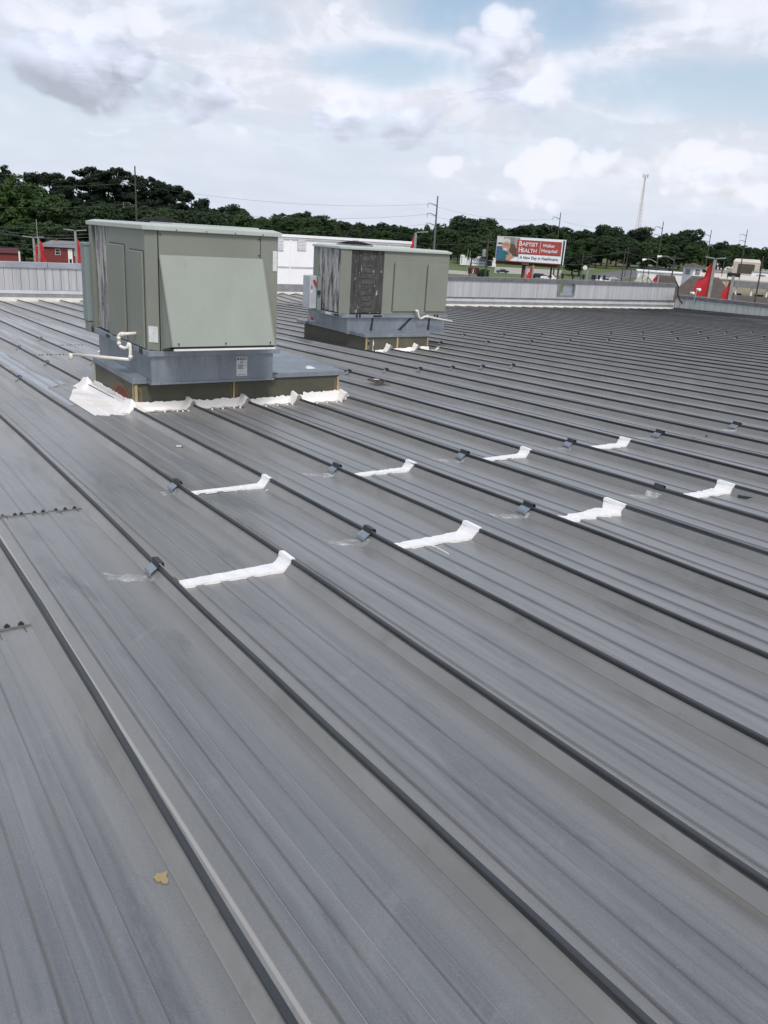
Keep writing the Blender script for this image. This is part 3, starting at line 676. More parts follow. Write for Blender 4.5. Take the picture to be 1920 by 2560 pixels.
# stickers
m = MB(); m.slab([(2.632, 8.198, -1.13), (2.706, 8.112, -1.13), (2.706, 8.112, -.975), (2.632, 8.198, -.975)], (-.002, -.002, 0)); m.build('data_label', 'label_white', U1)
m = MB(); m.slab([(3.925, 8.113, -.42), (3.975, 8.113, -.42), (3.975, 8.113, -.22), (3.925, 8.113, -.22)], (0, -.004, 0)); m.build('data_label', 'label_white', U1)
# box hung on the far left corner
bx = at_u(204.5, 700, 10.40).x
m = MB(); m.box(bx, 2.70, 10.215, 10.40, -1.16, -.285); m.build('side_box', 'box_grey', U1, bevel=.008)
m = MB(); m.box(bx-.006, 2.71, 10.207, 10.408, -.31, -.283); m.build('side_box_lid', 'box_grey', U1)
m = MB(); m.box(bx+.01, 2.70, 10.225, 10.38, -1.285, -1.165); m.build('side_bracket', 'cabinet_paint', U1)
holes(U1, [(bx+.06, 10.225, -1.235), (bx+.10, 10.225, -1.235)], 'u')
# condensate drain
pe = at_z(178, 886, -1.385)
m = MB(); rr = .0165
pts = [(2.62, 8.50, -1.085), (2.46, 8.56, -1.10), (2.455, 8.57, -1.115), (2.455, 8.57, -1.20), (2.465, 8.56, -1.222), (2.495, 8.53, -1.235), (2.52, 8.50, -1.222), (2.525, 8.50, -1.20), (2.53, 8.50, -1.185), (2.535, 8.49, -1.19), (2.54, 8.48, -1.21), (2.54, 8.48, -1.33), (2.53, 8.485, -1.345)]
m.tube(pts, rr, 10); m.tube([(2.53, 8.485, -1.345), tuple(pe+Vector((.02, 0, .0)))], rr, 10); m.tube([tuple(pe+Vector((0, 0, .012))), (pe.x-.005, pe.y, pe.z-.055)], rr*1.25, 10)
for (p, q) in (((2.47, 8.556, -1.10), (2.505, 8.543, -1.096)), ((2.455, 8.57, -1.125), (2.455, 8.57, -1.155)), ((2.54, 8.48, -1.30), (2.54, 8.48, -1.335)), ((2.455, 8.57, -1.18), (2.455, 8.57, -1.205))): m.tube([p, q], rr*1.35, 10)
m.build('drain_pipe', 'pvc', U1, smooth=True)

# adapter and curb of unit 1
AD1 = empty('curb_adapter', (3.3, 9.1, -1.54), 'galvanized steel adapter box between the nearest air conditioner and its curb', 'curb adapter')
m = MB(); m.box(2.635, 3.955, 8.13, 10.0, -1.535, -1.2625); m.build('adapter_wall', 'galvanized', AD1, bevel=.004)
m = MB(); m.box(2.622, 3.967, 8.118, 8.129, -1.545, -1.525); m.box(2.622, 2.634, 8.13, 10.0, -1.545, -1.525); m.build('adapter_lip', 'galvanized_rail', AD1)
m = MB(); m.box(3.535, 3.657, 8.126, 8.1295, -1.49, -1.29); st = m.build('maker_label', 'label_white', AD1)
RX = Matrix.Rotation(math.pi/2, 4, 'X')
text('lettering', 'KCC', 'ink', AD1, Matrix.Translation((3.575, 8.1245, -1.325)) @ RX, .036, ext=.0008, bold=.001)
m = MB(); m.tube([(3.555, 8.1255, -1.312), (3.555, 8.1245, -1.312)], .012, 12); m.build('logo', 'ink', AD1)
for k, (w_, z) in enumerate(((.04, -1.345), (.035, -1.353), (.06, -1.375), (.07, -1.385), (.06, -1.395), (.05, -1.405), (.075, -1.413), (.08, -1.478))):
    m = MB(); m.box(3.55 if k > 1 else 3.575, (3.55 if k > 1 else 3.575)+w_, 8.1245, 8.1255, z, z+.0035); m.build('printed_line', 'ink', AD1)
CU1 = empty('roof_curb', (3.7, 9.0, -1.85), 'olive brown painted roof curb with rust patch under the nearest unit', 'roof curb', 'roof curbs under the air conditioners')
m = MB(); m.box(2.50, 4.87, 8.276, 9.72, -1.96, -1.557); m.build('curb_wall', 'curb_paint', CU1, bevel=.004)
m = MB(); m.box(2.485, 2.632, 8.255, 9.735, -1.555, -1.497); m.box(2.633, 3.957, 8.262, 9.735, -1.556, -1.536); m.build('curb_cap', 'galvanized_top', CU1, bevel=.003)
m = MB(); m.box(3.96, 4.925, 8.255, 9.77, -1.553, -1.497); m.build('cover_lid', 'galvanized_top', CU1, bevel=.006)
m = MB(); m.box(3.962, 4.05, 8.20, 8.245, -1.50, -1.49); m.build('lid_tab', 'clip_dark', CU1); m = MB(); m.box(3.962, 4.03, 8.225, 8.254, -1.575, -1.545); m.build('lid_tab', 'clip_dark', CU1)
for (x, w_) in ((2.503, .03), (3.56, .02), (4.84, .025)):
    m = MB(); m.box(x, x+w_, 8.268, 8.2745, -1.86, -1.562); m.build('corner_bead', 'curb_edge', CU1)
for (x, w_) in ((2.535, .05), (3.585, .04), (3.52, .035), (4.80, .035)):
    m = MB(); V = [(x+w_*(.5-.5*math.sin(k*.6+x*9))*(k/9)**.5, 8.2735, -1.60-.25*k/9) for k in range(10)]+[(x+w_*1.1-w_*.2*(k/9), 8.2735, -1.85+.25*k/9) for k in range(10)]; m.slab(V, (0, .001, 0)); m.build('rust_streak', 'rust_halo', CU1)
m = MB(); m.box(2.4925, 2.4985, 8.28, 8.31, -1.86, -1.562); m.box(2.4925, 2.4985, 9.69, 9.72, -1.86, -1.562); m.build('corner_bead', 'curb_edge', CU1)
rp = [(math.cos(a), math.sin(a)) for a in [k*math.pi/14 for k in range(15)]]
m = MB(); m.slab([(2.4975, 8.74+.38*c+.01*nz(c*3, s_, 0, 1), -1.84+.235*s_) for c, s_ in rp], (-.0025, 0, 0)); m.build('rust_stain', 'rust_halo', CU1)
m = MB(); m.slab([(2.4945, 8.68+.29*c+.01*nz(c*3, s_, 4, 1), -1.84+.19*s_) for c, s_ in rp], (-.0025, 0, 0)); m.build('rust_stain', 'rust', CU1)

# white flashing membrane round curb 1
FL1 = empty('curb_flashing', (3.6, 8.1, -1.88), 'white membrane flashing wrapped round the base of the nearest curb', 'flashing')
rj = random.Random(5)
def upstand(x0, x1, y, h0, h1, steps, off, parent, mat='white_membrane', side='front'):
    m = MB(); V = []
    for i in range(steps+1):
        t_ = i/steps; x = x0+(x1-x0)*t_; hh = h0+(h1-h0)*t_+rj.uniform(-.008, .008)+nz(t_*9, 3, x0, .010)
        if side == 'front': zb_ = pan_z(x, y); V += [(x, y-off-.035, zb_+.002), (x, y-off-.006, zb_+.03), (x, y-off, zb_+hh), (x, y-off+.006, zb_+hh)]
        else: zb_ = pan_z(y, x); V += [(y-off-.045, x, zb_+.002), (y-off-.008, x, zb_+.035), (y-off, x, zb_+hh), (y-off+.006, x, zb_+hh)]
    m.add(V, [(4*i+j, 4*i+j+1, 4*i+5+j, 4*i+4+j) if side != 'front' else (4*i+4+j, 4*i+5+j, 4*i+j+1, 4*i+j) for i in range(steps) for j in range(3)]); return m.build('upstand', mat, parent)
upstand(2.49, 3.64, 8.2665, .085, .085, 40, .004, FL1)
upstand(3.63, 4.42, 8.2665, .062, .085, 30, .008, FL1); upstand(4.40, 4.885, 8.2665, .105, .11, 20, .004, FL1)
upstand(8.26, 9.74, 2.491, .085, .12, 40, .004, FL1, side='side')
def flange(vs, uf, lift=.0085): return sheet('flange', 'white_membrane', vs, uf, FL1, lift, 5, edge=.006)
flange(vgrid(2.06, 2.50), lambda v: (8.05+.06*abs(math.sin(v*23))-.10*(v < 2.3)*(v-2.3)+nz(v*12, 1, 1, .015), 9.1+.75*min(1, max(0, (v-2.06)/.22))+nz(v*16, 2, 5, .04)))
flange(vgrid(2.50, 2.60), lambda v: (8.06+(v-2.5)*1.2, 8.26))
for (a, b, d) in ((2.60, 3.66, .075), (3.66, 4.27, .06), (4.27, 4.85, .095), (4.85, 5.06, .17)):
    flange(vgrid(a, b), lambda v: (8.26-d+nz(v*30, 3, 3, .022)-.03*abs(math.sin(v*31))*(prof(v) > .02), 8.262 if a < 4.84 else 8.33), .0055)
for n in (4, 5, 6, 7):     # boots where the seams die into the curb
    v = V0+n*SP; r = random.Random(n); m = MB(); V = []
    for i in range(7):
        u = 8.27-.028*i
        for (x, h) in [(-.085, .003), (-.035, .05), (-.018, .092), (0, .10), (.018, .092), (.035, .05), (.085, .003)]: V.append((v+x*(1+r.uniform(-.1, .1)), u+r.uniform(-.004, .004), pan_z(v, u)+h*(1.25-.05*i)+r.uniform(-.005, .005)+.006))
    m.add(V, [(i*7+j+7, i*7+j+8, i*7+j+1, i*7+j) for i in range(6) for j in range(6)]); m.f.append(tuple(range(42, 49))); m.mi.append(0); m.build('seam_boot', 'white_membrane', FL1, smooth=True)
v = V0+2*SP        # boot at the far left corner, on the seam left of the curb
for (n, uu, k) in ((3, 8.14, 1.0), (3, 9.80, .9), (5, 13.4, .5)):
    v = V0+n*SP; r = random.Random(n+int(uu)); m = MB(); V = []
    for i in range(8):
        u = uu+.035*i-.02
        for (x, h) in [(-.12, .003), (-.04, .055), (-.018, .10), (0, .115), (.02, .10), (.045, .055), (.14, .003)]: V.append((v+x*(1+r.uniform(-.15, .15)), u+r.uniform(-.006, .006), pan_z(v, u)+h*(1.2-.25*abs(i-2)/5)+r.uniform(-.006, .006)+.005))
    m.add(V, [(i*7+j, i*7+j+1, i*7+j+8, i*7+j+7) for i in range(7) for j in range(6)]); m.f.append(tuple(range(6, -1, -1))); m.mi.append(0); m.build('seam_boot', 'white_membrane', FL1, smooth=True)
# dabs of sealant along the lap in front of the curb
for k in range(34):
    v = 2.75+k*.062+rj.uniform(-.01, .01)
    if prof(v) > 0: continue
    m = MB(); u = 8.085+rj.uniform(-.006, .006); z = pan_z(v, u); m.tube([(v, u, z+.002), (v, u, z+.012), (v, u, z+.017)], [.012, .010, .003], 7); m.build('sealant_dab', 'white_membrane', FL1, smooth=True)
m = MB()
for (a, b) in ((2.53, 2.98), (3.14, 3.58)): m.box(a, b, 8.098, 8.118, pan_z(a, 8.1)-.004, pan_z(a, 8.1)+.006)
m.build('rusty_lap', 'closure', FL1)

# ---- unit 2
U2 = empty('rooftop_air_conditioner', (9.0, 13.9, -1.46), 'green grey rooftop air conditioner with exposed dirty coils, farther away on the right', 'air conditioner', 'packaged air conditioners on the roof')
x0, x1, y0, y1 = 7.835, 10.225, 13.30, 14.50; zt2 = -.262; zr = -1.405
m = MB(); R_ = chamfer(x0, x1, y0, y1, .02)
m.box(x0, x1, y0, y0+.04, -1.462, -1.402); m.box(x0, x1, y1-.04, y1, -1.462, -1.402); m.box(x0, x0+.04, y0+.04, y1-.04, -1.462, -1.402); m.box(x1-.04, x1, y0+.04, y1-.04, -1.462, -1.402)
m.build('base_rail', 'galvanized_rail', U2, bevel=.004)
m = MB(); m.box(x0+.042, x1-.042, y0+.042, y1-.042, -1.455, -1.41); m.build('base_pan', 'galvanized', U2)
holes(U2, [(8.143, y0, -1.428), (8.209, y0, -1.428), (9.914, y0, -1.428), (9.98, y0, -1.428)], 'u')
m = MB(); m.box(8.50, 8.69, y0-.003, y0+.01, -1.45, -1.415); m.build('fork_slot', 'black', U2)
m = MB(); m.box(x0-.003, x0+.01, 13.42, 13.60, -1.448, -1.415); m.build('fork_slot', 'black', U2)
m = MB(); m.box(x0-.004, x0+.01, 13.70, 13.92, -1.452, -1.41); m.build('data_label', 'label_white', U2)
m = MB(); m.prism([(8.72, 13.325), (10.185, 13.325), (10.185, 14.46), (8.72, 14.46)], -1.401, zt2); m.build('cabinet', 'cabinet_paint', U2, bevel=.008)
m = MB(); m.prism([(7.95, 13.40), (8.719, 13.40), (8.719, 14.46), (7.95, 14.46)], -1.401, zt2); m.build('condenser_section', 'black', U2)
m = MB(); m.prism([(7.985, 13.31), (8.005, 13.33), (7.872, 13.472), (7.845, 13.452)], -1.401, zt2); m.build('corner_post', 'cabinet_paint', U2, bevel=.003)
m = MB(); m.box(8.690, 8.718, 13.318, 13.36, -1.401, zt2); m.build('corner_post', 'cabinet_paint', U2)
m = MB(); m.box(7.842, 7.90, 14.28, 14.46, -1.401, zt2); m.build('corner_post', 'cabinet_paint', U2, bevel=.004)
m = MB(); m.box(8.012, 8.688, 13.345, 13.39, -1.385, zt2-.008); c = m.build('coil', 'coil_dark', U2)
for k in range(11):
    m = MB(); z = -1.37+k*.1; m.box(8.235, 8.47, 13.339, 13.3445, z+.006, z+.090); m.build('coil_bracket', 'coil_grey', U2)
m = MB(); m.box(7.86, 7.90, 13.475, 14.275, -1.385, zt2-.008); m.build('coil', 'coil_dirty', U2)
for (a, b, z1_) in ((8.93, 9.462, -.452), (9.685, 10.165, -.472)):
    m = MB(); m.box(a, b, 13.302, 13.326, -1.345, z1_); m.build('access_panel', 'cabinet_paint', U2, bevel=.009)
    m = MB(); m.box(a-.018, a-.008, 13.3215, 13.3245, -1.35, z1_-.04); m.build('panel_gap', 'dark_metal', U2)
m = MB(); m.prism([(7.975, 13.285), (10.205, 13.285), (10.205, 14.48), (7.82, 14.48), (7.82, 13.45)], -.272, -.235)
m.prism([(7.985, 13.295), (10.195, 13.295), (10.195, 14.47), (7.83, 14.47), (7.83, 13.46)], -.235, -.212, top=[(8.05, 13.36), (10.13, 13.36), (10.13, 14.40), (7.90, 14.40), (7.90, 13.52)])
m.build('top_cap', 'cap_paint', U2, bevel=.005)
fan(at_u(887, 612, 13.95).x, 13.95, -.212, U2, .34)
m = MB(); m.box(10.19, 10.197, 13.50, 13.72, -1.36, -1.12); m.build('data_label', 'label_white', U2)
m = MB(); rr = .018; m.tube([(9.44, 13.33, -1.325), (9.44, 13.24, -1.33), (9.46, 13.235, -1.345), (9.48, 13.23, -1.42), (9.50, 13.23, -1.455), (9.54, 13.23, -1.468), (9.58, 13.225, -1.45), (9.62, 13.22, -1.43), (9.68, 13.21, -1.432), (10.27, 13.20, -1.52)], rr, 10)
m.tube([(9.42, 13.25, -1.325), (9.465, 13.235, -1.335)], rr*1.4, 10); m.tube([(9.65, 13.215, -1.428), (9.71, 13.21, -1.437)], rr*1.35, 10); m.tube([(9.675, 13.21, -1.43), (9.675, 13.21, -1.40)], rr*1.2, 8)
m.build('drain_pipe', 'pvc', U2, smooth=True)
# disconnect switch
D2 = empty('disconnect_switch', (7.7, 14.25, -1.4), 'grey electrical disconnect box with red handle on the far unit', 'switch box')
m = MB(); m.box(7.60, 7.745, 14.12, 14.40, -1.38, -.79); m.build('enclosure', 'disconnect_grey', D2, bevel=.012)
m = MB(); m.box(7.752, 7.835, 14.10, 14.46, -1.405, -.79); m.build('mounting_plate', 'box_grey', D2)
m = MB(); m.slab([(7.658, 14.112, -.86), (7.690, 14.112, -.855), (7.735, 14.112, -.95), (7.705, 14.112, -.965)], (0, -.03, 0)); m.build('handle', 'red', D2, bevel=.004)
m = MB(); m.box(7.622, 7.655, 14.115, 14.119, -1.03, -.96); m.build('warning_label', 'mid_grey', D2); m = MB(); m.box(7.622, 7.655, 14.115, 14.119, -1.10, -1.035); m.build('warning_label', 'label_white', D2)
m = MB(); m.box(7.748, 7.80, 14.06, 14.10, -1.12, -1.05); m.build('latch', 'dark_metal', D2)
m = MB(); m.tube([(7.67, 14.25, -1.38), (7.67, 14.25, -1.55), (7.70, 14.25, -1.62), (7.9, 14.3, -1.66)], .02, 8); m.build('conduit', 'pole_grey', D2)
AD2 = empty('curb_adapter', (9.0, 14.1, -1.75), 'stained galvanized adapter box between the far unit and its curb', 'curb adapter')
m = MB(); m.box(7.975, 10.19, 13.345, 14.87, -1.745, -1.4625); m.build('adapter_wall', 'galvanized', AD2, bevel=.005)
m = MB(); m.box(7.962, 10.202, 13.334, 13.344, -1.757, -1.735); m.build('adapter_lip', 'galvanized_rail', AD2)
m = MB(); m.box(7.967, 7.9745, 14.66, 14.78, -1.69, -1.60); m.build('warning_label', 'red', AD2)
for (a, b, c, d) in ((9.36, 9.42, 9.08, 9.17), (8.50, 8.54, 8.46, 8.52), (9.80, 9.84, 9.78, 9.84)):
    m = MB(); m.slab([(a, 13.3435, -1.466), (b, 13.3435, -1.466), (d, 13.3435, -1.70), (c, 13.3435, -1.70)], (0, -.0015, 0)); m.build('damp_streak', 'dark_metal', AD2)
CU2 = empty('roof_curb', (8.8, 13.9, -2.0), 'brown painted roof curb with ochre corner beads under the far unit', 'roof curb', 'roof curbs under the air conditioners')
m = MB(); m.box(8.08, 9.48, 12.86, 15.2, -2.15, -1.758); m.build('curb_wall', 'curb_paint', CU2, bevel=.004)
m = MB(); m.box(8.045, 9.50, 12.835, 13.333, -1.757, -1.698); m.box(7.93, 8.10, 14.875, 15.25, -1.757, -1.70); m.box(8.1, 9.5, 14.88, 15.25, -1.756, -1.71); m.build('curb_cap', 'galvanized_top', CU2, bevel=.003)
for (x, w_) in ((8.085, .03), (8.76, .028), (9.445, .03)): m = MB(); m.box(x, x+w_, 12.851, 12.8585, -2.02, -1.762); m.build('corner_bead', 'curb_edge', CU2)
for (x, w_, mt) in ((8.12, .05, 'rust_halo'), (8.14, .02, 'label_white'), (8.24, .03, 'label_white'), (8.79, .04, 'rust_halo'), (9.40, .03, 'rust_halo')):
    m = MB(); V = [(x, 12.8565, -1.80-.2*k/7+.0) for k in range(8)]+[(x+w_*(.6+.4*math.sin(k*1.3+x)), 12.8565, -2.0+.2*k/7) for k in range(8)]; m.slab(V, (0, .001, 0)); m.build('run_stain', mt, CU2)
FL2 = empty('curb_flashing', (8.8, 12.8, -2.0), 'torn white flashing scraps along the front of the far curb', 'flashing')
rj = random.Random(9)
upstand(8.28, 9.49, 12.849, .03, .085, 30, .004, FL2)
for (a, b, d) in ((8.3, 8.80, .16), (8.82, 9.40, .13)): sheet('flange', 'white_membrane', vgrid(a, b), lambda v: (12.84-d*(.35+.65*abs(math.sin(v*5.1+.5)))+nz(v*30, 3, 3, .03), 12.845), FL2, .006, 4)
sheet('flange', 'white_membrane', vgrid(9.56, 9.98), lambda v: (12.86+nz(v*25, 1, 1, .05), 12.93+nz(v*31, 6, 1, .08)), FL2, .006, 3)
for n in (13, 14):
    v = V0+n*SP; r = random.Random(n); m = MB(); V = []
    for i in range(6):
        u = 12.85-.03*i
        for (x, h) in [(-.10, .003), (-.04, .055), (-.018, .10), (0, .11), (.02, .10), (.045, .055), (.10, .003)]: V.append((v+x, u, pan_z(v, u)+h*(1.3-.05*i)+r.uniform(-.006, .006)+.006))
    m.add(V, [(i*7+j+7, i*7+j+8, i*7+j+1, i*7+j) for i in range(5) for j in range(6)]); m.f.append(tuple(range(35, 42))); m.mi.append(0); m.build('seam_boot', 'white_membrane', FL2, smooth=True)

# ------------------------------------------------------------------ loose things and stains on the roof
def on_roof(x, y, h=0.0):
    d = ray(x, y); k = (-ZH-.077)/(d.z-SU*d.y-SV*d.x); p = d*k; return Vector((p.x, p.y, pan_z(p.x, p.y)+h))
def blotch(name, px, py, rx, ry, mat, label, cat, seed, lift=.004, kind=None, group=None):
    c = on_roof(px, py); r = random.Random(seed); P = []; n_ = 26
    for k in range(n_): a = 2*math.pi*k/n_; q = 1+nz(math.cos(a)*1.7+seed, math.sin(a)*1.7, seed, .75); P.append((c.x+rx*q*math.cos(a), c.y+ry*q*math.sin(a)))
    m = MB(); m.add([(x, y, pan_z(x, y)+lift) for x, y in P]+[(x, y, pan_z(x, y)+lift-.003) for x, y in P], [tuple(range(n_))]+[(i, n_+i, n_+(i+1) % n_, (i+1) % n_) for i in range(n_)])
    o = m.build(name, mat); tag(o, label, cat, group, kind); return o
blotch('dried_stain', 404, 2196, .018, .020, 'stain_ochre', 'small ochre dried blotch on the pan at lower left', 'stain', 3)
c = on_roof(1862, 1247); rag = empty('loose_bracket', c, 'loose black steel bar lying in the pan by the right tape patch', 'bracket')
m = MB(); p0 = on_roof(1843, 1244, .004); p1 = on_roof(1882, 1251, .004); dr = (p1-p0).normalized(); nr = Vector((-dr.y, dr.x, 0))
m.slab([p0, p1, p1+nr*.022, p0+nr*.022], (0, 0, .004)); m.slab([p0, p1, p1+nr*.004, p0+nr*.004], (0, 0, .018)); m.slab([p1, p1+dr*.008, p1+dr*.008+nr*.022, p1+nr*.022], (0, 0, .014)); m.build('bar', 'clip_dark', rag)
c = on_roof(940, 962); rg = empty('debris_scrap', c, 'crumpled dark brown scrap with white edge lying beyond the near curb', 'debris')
m = MB(); r = random.Random(3); V = []
for i in range(6):
    for j in range(7): V.append((c.x-.07+i*.03+r.uniform(-.008, .008), c.y-.12+j*.04+r.uniform(-.01, .01), c.z+.012+abs(math.sin(i*1.4+j*.9))*.045+r.uniform(0, .018)))
m.add(V, [(i*7+j, i*7+j+1, i*7+j+8, i*7+j+7) for i in range(5) for j in range(6)]); m.build('scrap', 'closure', rg)
m = MB(); m.slab([(c.x+.0, c.y+.03, c.z+.06), (c.x+.06, c.y+.02, c.z+.065), (c.x+.07, c.y+.12, c.z+.05), (c.x+.01, c.y+.10, c.z+.06)], (0, 0, .006)); m.build('torn_edge', 'white_membrane', rg)
c = on_roof(449, 1119); cn = empty('metal_can', c, 'tiny silver canister lying on its side in front of the near curb', 'can')
m = MB(); m.tube([c+Vector((-.03, 0, .012)), c+Vector((.012, -.012, .012))], .012, 10); m.build('body', 'pole_grey', cn); m = MB(); m.tube([c+Vector((.013, -.012, .012)), c+Vector((.02, -.0145, .012))], .009, 8); m.build('lid', 'dark_metal', cn)
c = at_z(775, 921, -1.495)
m = MB(); m.add([(c.x-.06, c.y-.03, -1.493), (c.x+.0, c.y-.05, -1.493), (c.x+.06, c.y-.03, -1.492), (c.x+.05, c.y+.02, -1.493), (c.x-.01, c.y+.05, -1.47), (c.x-.05, c.y+.02, -1.485), (c.x, c.y, -1.465)], [(0, 1, 6), (1, 2, 6), (2, 3, 6), (3, 4, 6), (4, 5, 6), (5, 0, 6)]); tag(m.build('paper_scrap', 'label_white'), 'crumpled white scrap on the flat galvanized curb lid', 'scrap')
# blue-silver coating brushed down one bay left of the near unit
m = MB(); V = []; q = 6; us = [8.75+.25*i for i in range(32)]
for u in us:
    f = (u-8.15)/8.25
    a = V0+2*SP+.10+.05*nz(u*1.3, 0, 0, 1)+.20*max(0, .12-f); b = V0+2*SP+.34+.10*nz(u*.9, 3, 0, 1)+.10*(f < .3)-.24*max(0, .08-f)*5
    if u < 10.1: b = min(b, 2.035)
    for j in range(q): x = a+(b-a)*j/(q-1); V.append((x, u, pan_z(x, u)+.0065))
m.add(V, [(i*q+j, i*q+j+1, (i+1)*q+j+1, (i+1)*q+j) for i in range(len(us)-1) for j in range(q-1)]); o = m.build('silver_coating', 'coating_blue', roof)
# strings of white sealant
for i, (pts, lb) in enumerate([([(1064, 1362), (1090, 1370), (1121, 1387)], 'thin white sealant string trailing below the second front tape patch'), ([(686, 1206), (684, 1216), (676, 1224), (664, 1229)], 'curled white sealant string beside the first back row tape'), ([(1666, 1226), (1662, 1235), (1655, 1245)], 'white sealant drip below the black clip')]):
    m = MB(); m.tube([on_roof(x, y, .006) for x, y in pts], .0035, 6); tag(m.build('sealant_string', 'white_tape'), lb, 'sealant')
# screws left in the ribbed spot at the right
for i, (x, y) in enumerate([(1775, 1082), (1766, 1092)]):
    c = on_roof(x, y, .004); mesh_copy(first, c, roof)

# ------------------------------------------------------------------ parapets
def panel_run(root, n, start, step, size, mat, gap=.010):
    m = MB(); (ax, ay, az) = size; m.box(0, ax, 0, ay, 0, az); f0 = m.build('wall_panel', mat, root, bevel=.004); f0.location = start
    for i in range(1, n): mesh_copy(f0, (start[0]+step[0]*i, start[1]+step[1]*i, start[2]), root)
ZP = -1.385
def far_parapet(name, label, a, b, mat, w_):
    r = empty(name, (a, UE, -2.5), label, 'wall', 'sheet metal parapets round the roof')
    m = MB(); m.box(a, b, UE+.09, UE+.30, -11, ZP-.03); m.build('wall_core', 'flashing_grey', r)
    return r
PL = far_parapet('parapet_wall', 'low grey metal panel parapet at the far left behind the near unit', -3.0, 10.4, 'parapet_panel', .229)
panel_run(PL, 58, (-3.0, UE+.055, -2.19), (.2295, 0, 0), (.219, .03, .66), 'parapet_panel')
PR = far_parapet('parapet_wall', 'long grey metal parapet with a boxed scupper opening, right of the far unit', 20.4, 27.02, 'parapet_panel', .229)
m = MB(); m.box(28.02, 34.85, UE+.09, UE+.30, -11, ZP-.03); m.box(27.02, 28.02, UE+.09, UE+.30, -11, -2.06); m.build('wall_core', 'flashing_grey', PR)
panel_run(PR, 28, (20.4, UE+.055, -2.19), (.235, 0, 0), (.2335, .03, .66), 'parapet_panel')
panel_run(PR, 28, (28.06, UE+.055, -2.19), (.2425, 0, 0), (.241, .03, .66), 'parapet_panel')
m = MB(); m.box(27.0, 28.06, UE+.055, UE+.085, -2.19, -2.06); m.build('wall_panel', 'parapet_panel', PR)
# scupper frame
m = MB(); m.box(26.98, 27.05, UE+.02, UE+.32, -2.06, ZP-.16); m.box(27.97, 28.055, UE+.02, UE+.32, -2.06, ZP-.16); m.box(27.05, 27.97, UE+.02, UE+.32, -2.09, -2.05); m.build('scupper_frame', 'flashing_grey', PR)
m = MB(); m.box(27.36, 27.965, UE+.10, UE+.14, -2.04, ZP-.17); m.box(27.20, 27.96, UE+.06, UE+.095, -2.05, -1.93); m.build('scupper_baffle', 'coping', PR)
for R_, a, b, seams_ in ((PL, -3.0, 10.4, (2.4, 5.8, 9.0)), (PR, 20.4, 34.9, (20.4, 23.0, 25.0, 27.05, 29.2, 31.2, 33.0))):
    cuts = [a]+[s_ for s_ in seams_ if a < s_ < b]+[b]
    for i in range(len(cuts)-1): m = MB(); m.box(cuts[i]+.006, cuts[i+1]-.006, UE+.015, UE+.34, ZP-.160, ZP); m.build('coping', 'coping' if R_ is PL else 'coping_dark', R_, bevel=.006)
    for s_ in cuts[1:-1]:
        for e in (-.05, .04): m = MB(); m.tube([(s_+e, UE+.015, ZP-.12), (s_+e, UE+.006, ZP-.12)], .010, 6); m.build('bolt', 'black', R_)
    zA = lambda v: pan_z(v, UE)
    for nm, z0_, z1_, y_, mt in (('sill_flashing', .235, .335, .035, 'flashing_light'), ('kick_flashing', .125, .235, .025, 'flashing_grey')):
        m = MB(); m.add([(a, UE+y_, zA(a)+z0_), (b, UE+y_, zA(b)+z0_), (b, UE+y_+.025, zA(b)+z1_), (a, UE+y_+.025, zA(a)+z1_), (a, UE+.10, zA(a)+z0_), (b, UE+.10, zA(b)+z0_), (b, UE+.10, zA(b)+z1_), (a, UE+.10, zA(a)+z1_)], [(0, 1, 2, 3), (3, 2, 6, 7), (1, 0, 4, 5), (0, 3, 7, 4), (1, 5, 6, 2)]); m.build(nm, mt, R_)
# side wall at the right
PS = empty('parapet_wall', (34.9, 20, -2.4), 'lower pale parapet turning towards the camera at the right edge', 'wall', 'sheet metal parapets round the roof')
m = MB(); m.box(34.96, 35.2, 6, 27.4, -11, -2.03); m.build('wall_core', 'flashing_grey', PS)
m = MB(); V = []
m.box(0, .03, 0, .275, -.46, -.0); f0 = m.build('wall_panel', 'parapet_pale', PS, bevel=.004); f0.location = (34.90, 27.05, -2.06)
for i in range(1, 60): u = 27.05-i*.29; mesh_copy(f0, (34.90, u, -2.06+.013*min(i, 20)*.5), PS)
for i in range(6):
    a = 27.36-i*2.9; m = MB(); z = -1.905+.016*i; m.box(34.86, 35.24, a-2.89, a, z-.15, z); m.build('coping', 'coping_dark', PS, bevel=.006)
# corner: cables and two little floodlights
for i, (pts, lb) in enumerate([([(1690, 703), (1696, 716), (1694, 735), (1700, 752), (1716, 767), (1722, 768)], 'black cable hanging down the parapet corner'), ([(1725, 738), (1723, 752), (1716, 766), (1708, 762), (1698, 748)], 'second black cable looped below the corner floodlight')]):
    m = MB(); m.tube([at_u(x, y, 26.9) for x, y in pts], .035 if i else .028, 6); tag(m.build('cable', 'black', smooth=True), lb, 'cable', 'cables at the parapet corner')
def flood(px, py, bx, by, u, label):
    c = at_u(px, py, u); b = at_u(bx, by, u); r = empty('floodlight', b, label, 'floodlight', 'small floodlights on the parapet corner')
    m = MB(); m.tube([b, (c.x-.12, u, c.z+.02)], .022, 6); m.build('stem', 'pole_grey', r)
    m = MB(); m.tube([(c.x-.12, u, c.z+.03), (c.x+.0, u, c.z), (c.x+.1, u, c.z-.02)], [.035, .06, .085], 10); m.build('lamp_head', 'white_trim', r)
flood(1746, 724, 1733, 762, 26.2, 'white floodlight on a tall thin stem at the parapet corner'); flood(1730, 733, 1722, 758, 26.7, 'short grey floodlight beside the cable loop')
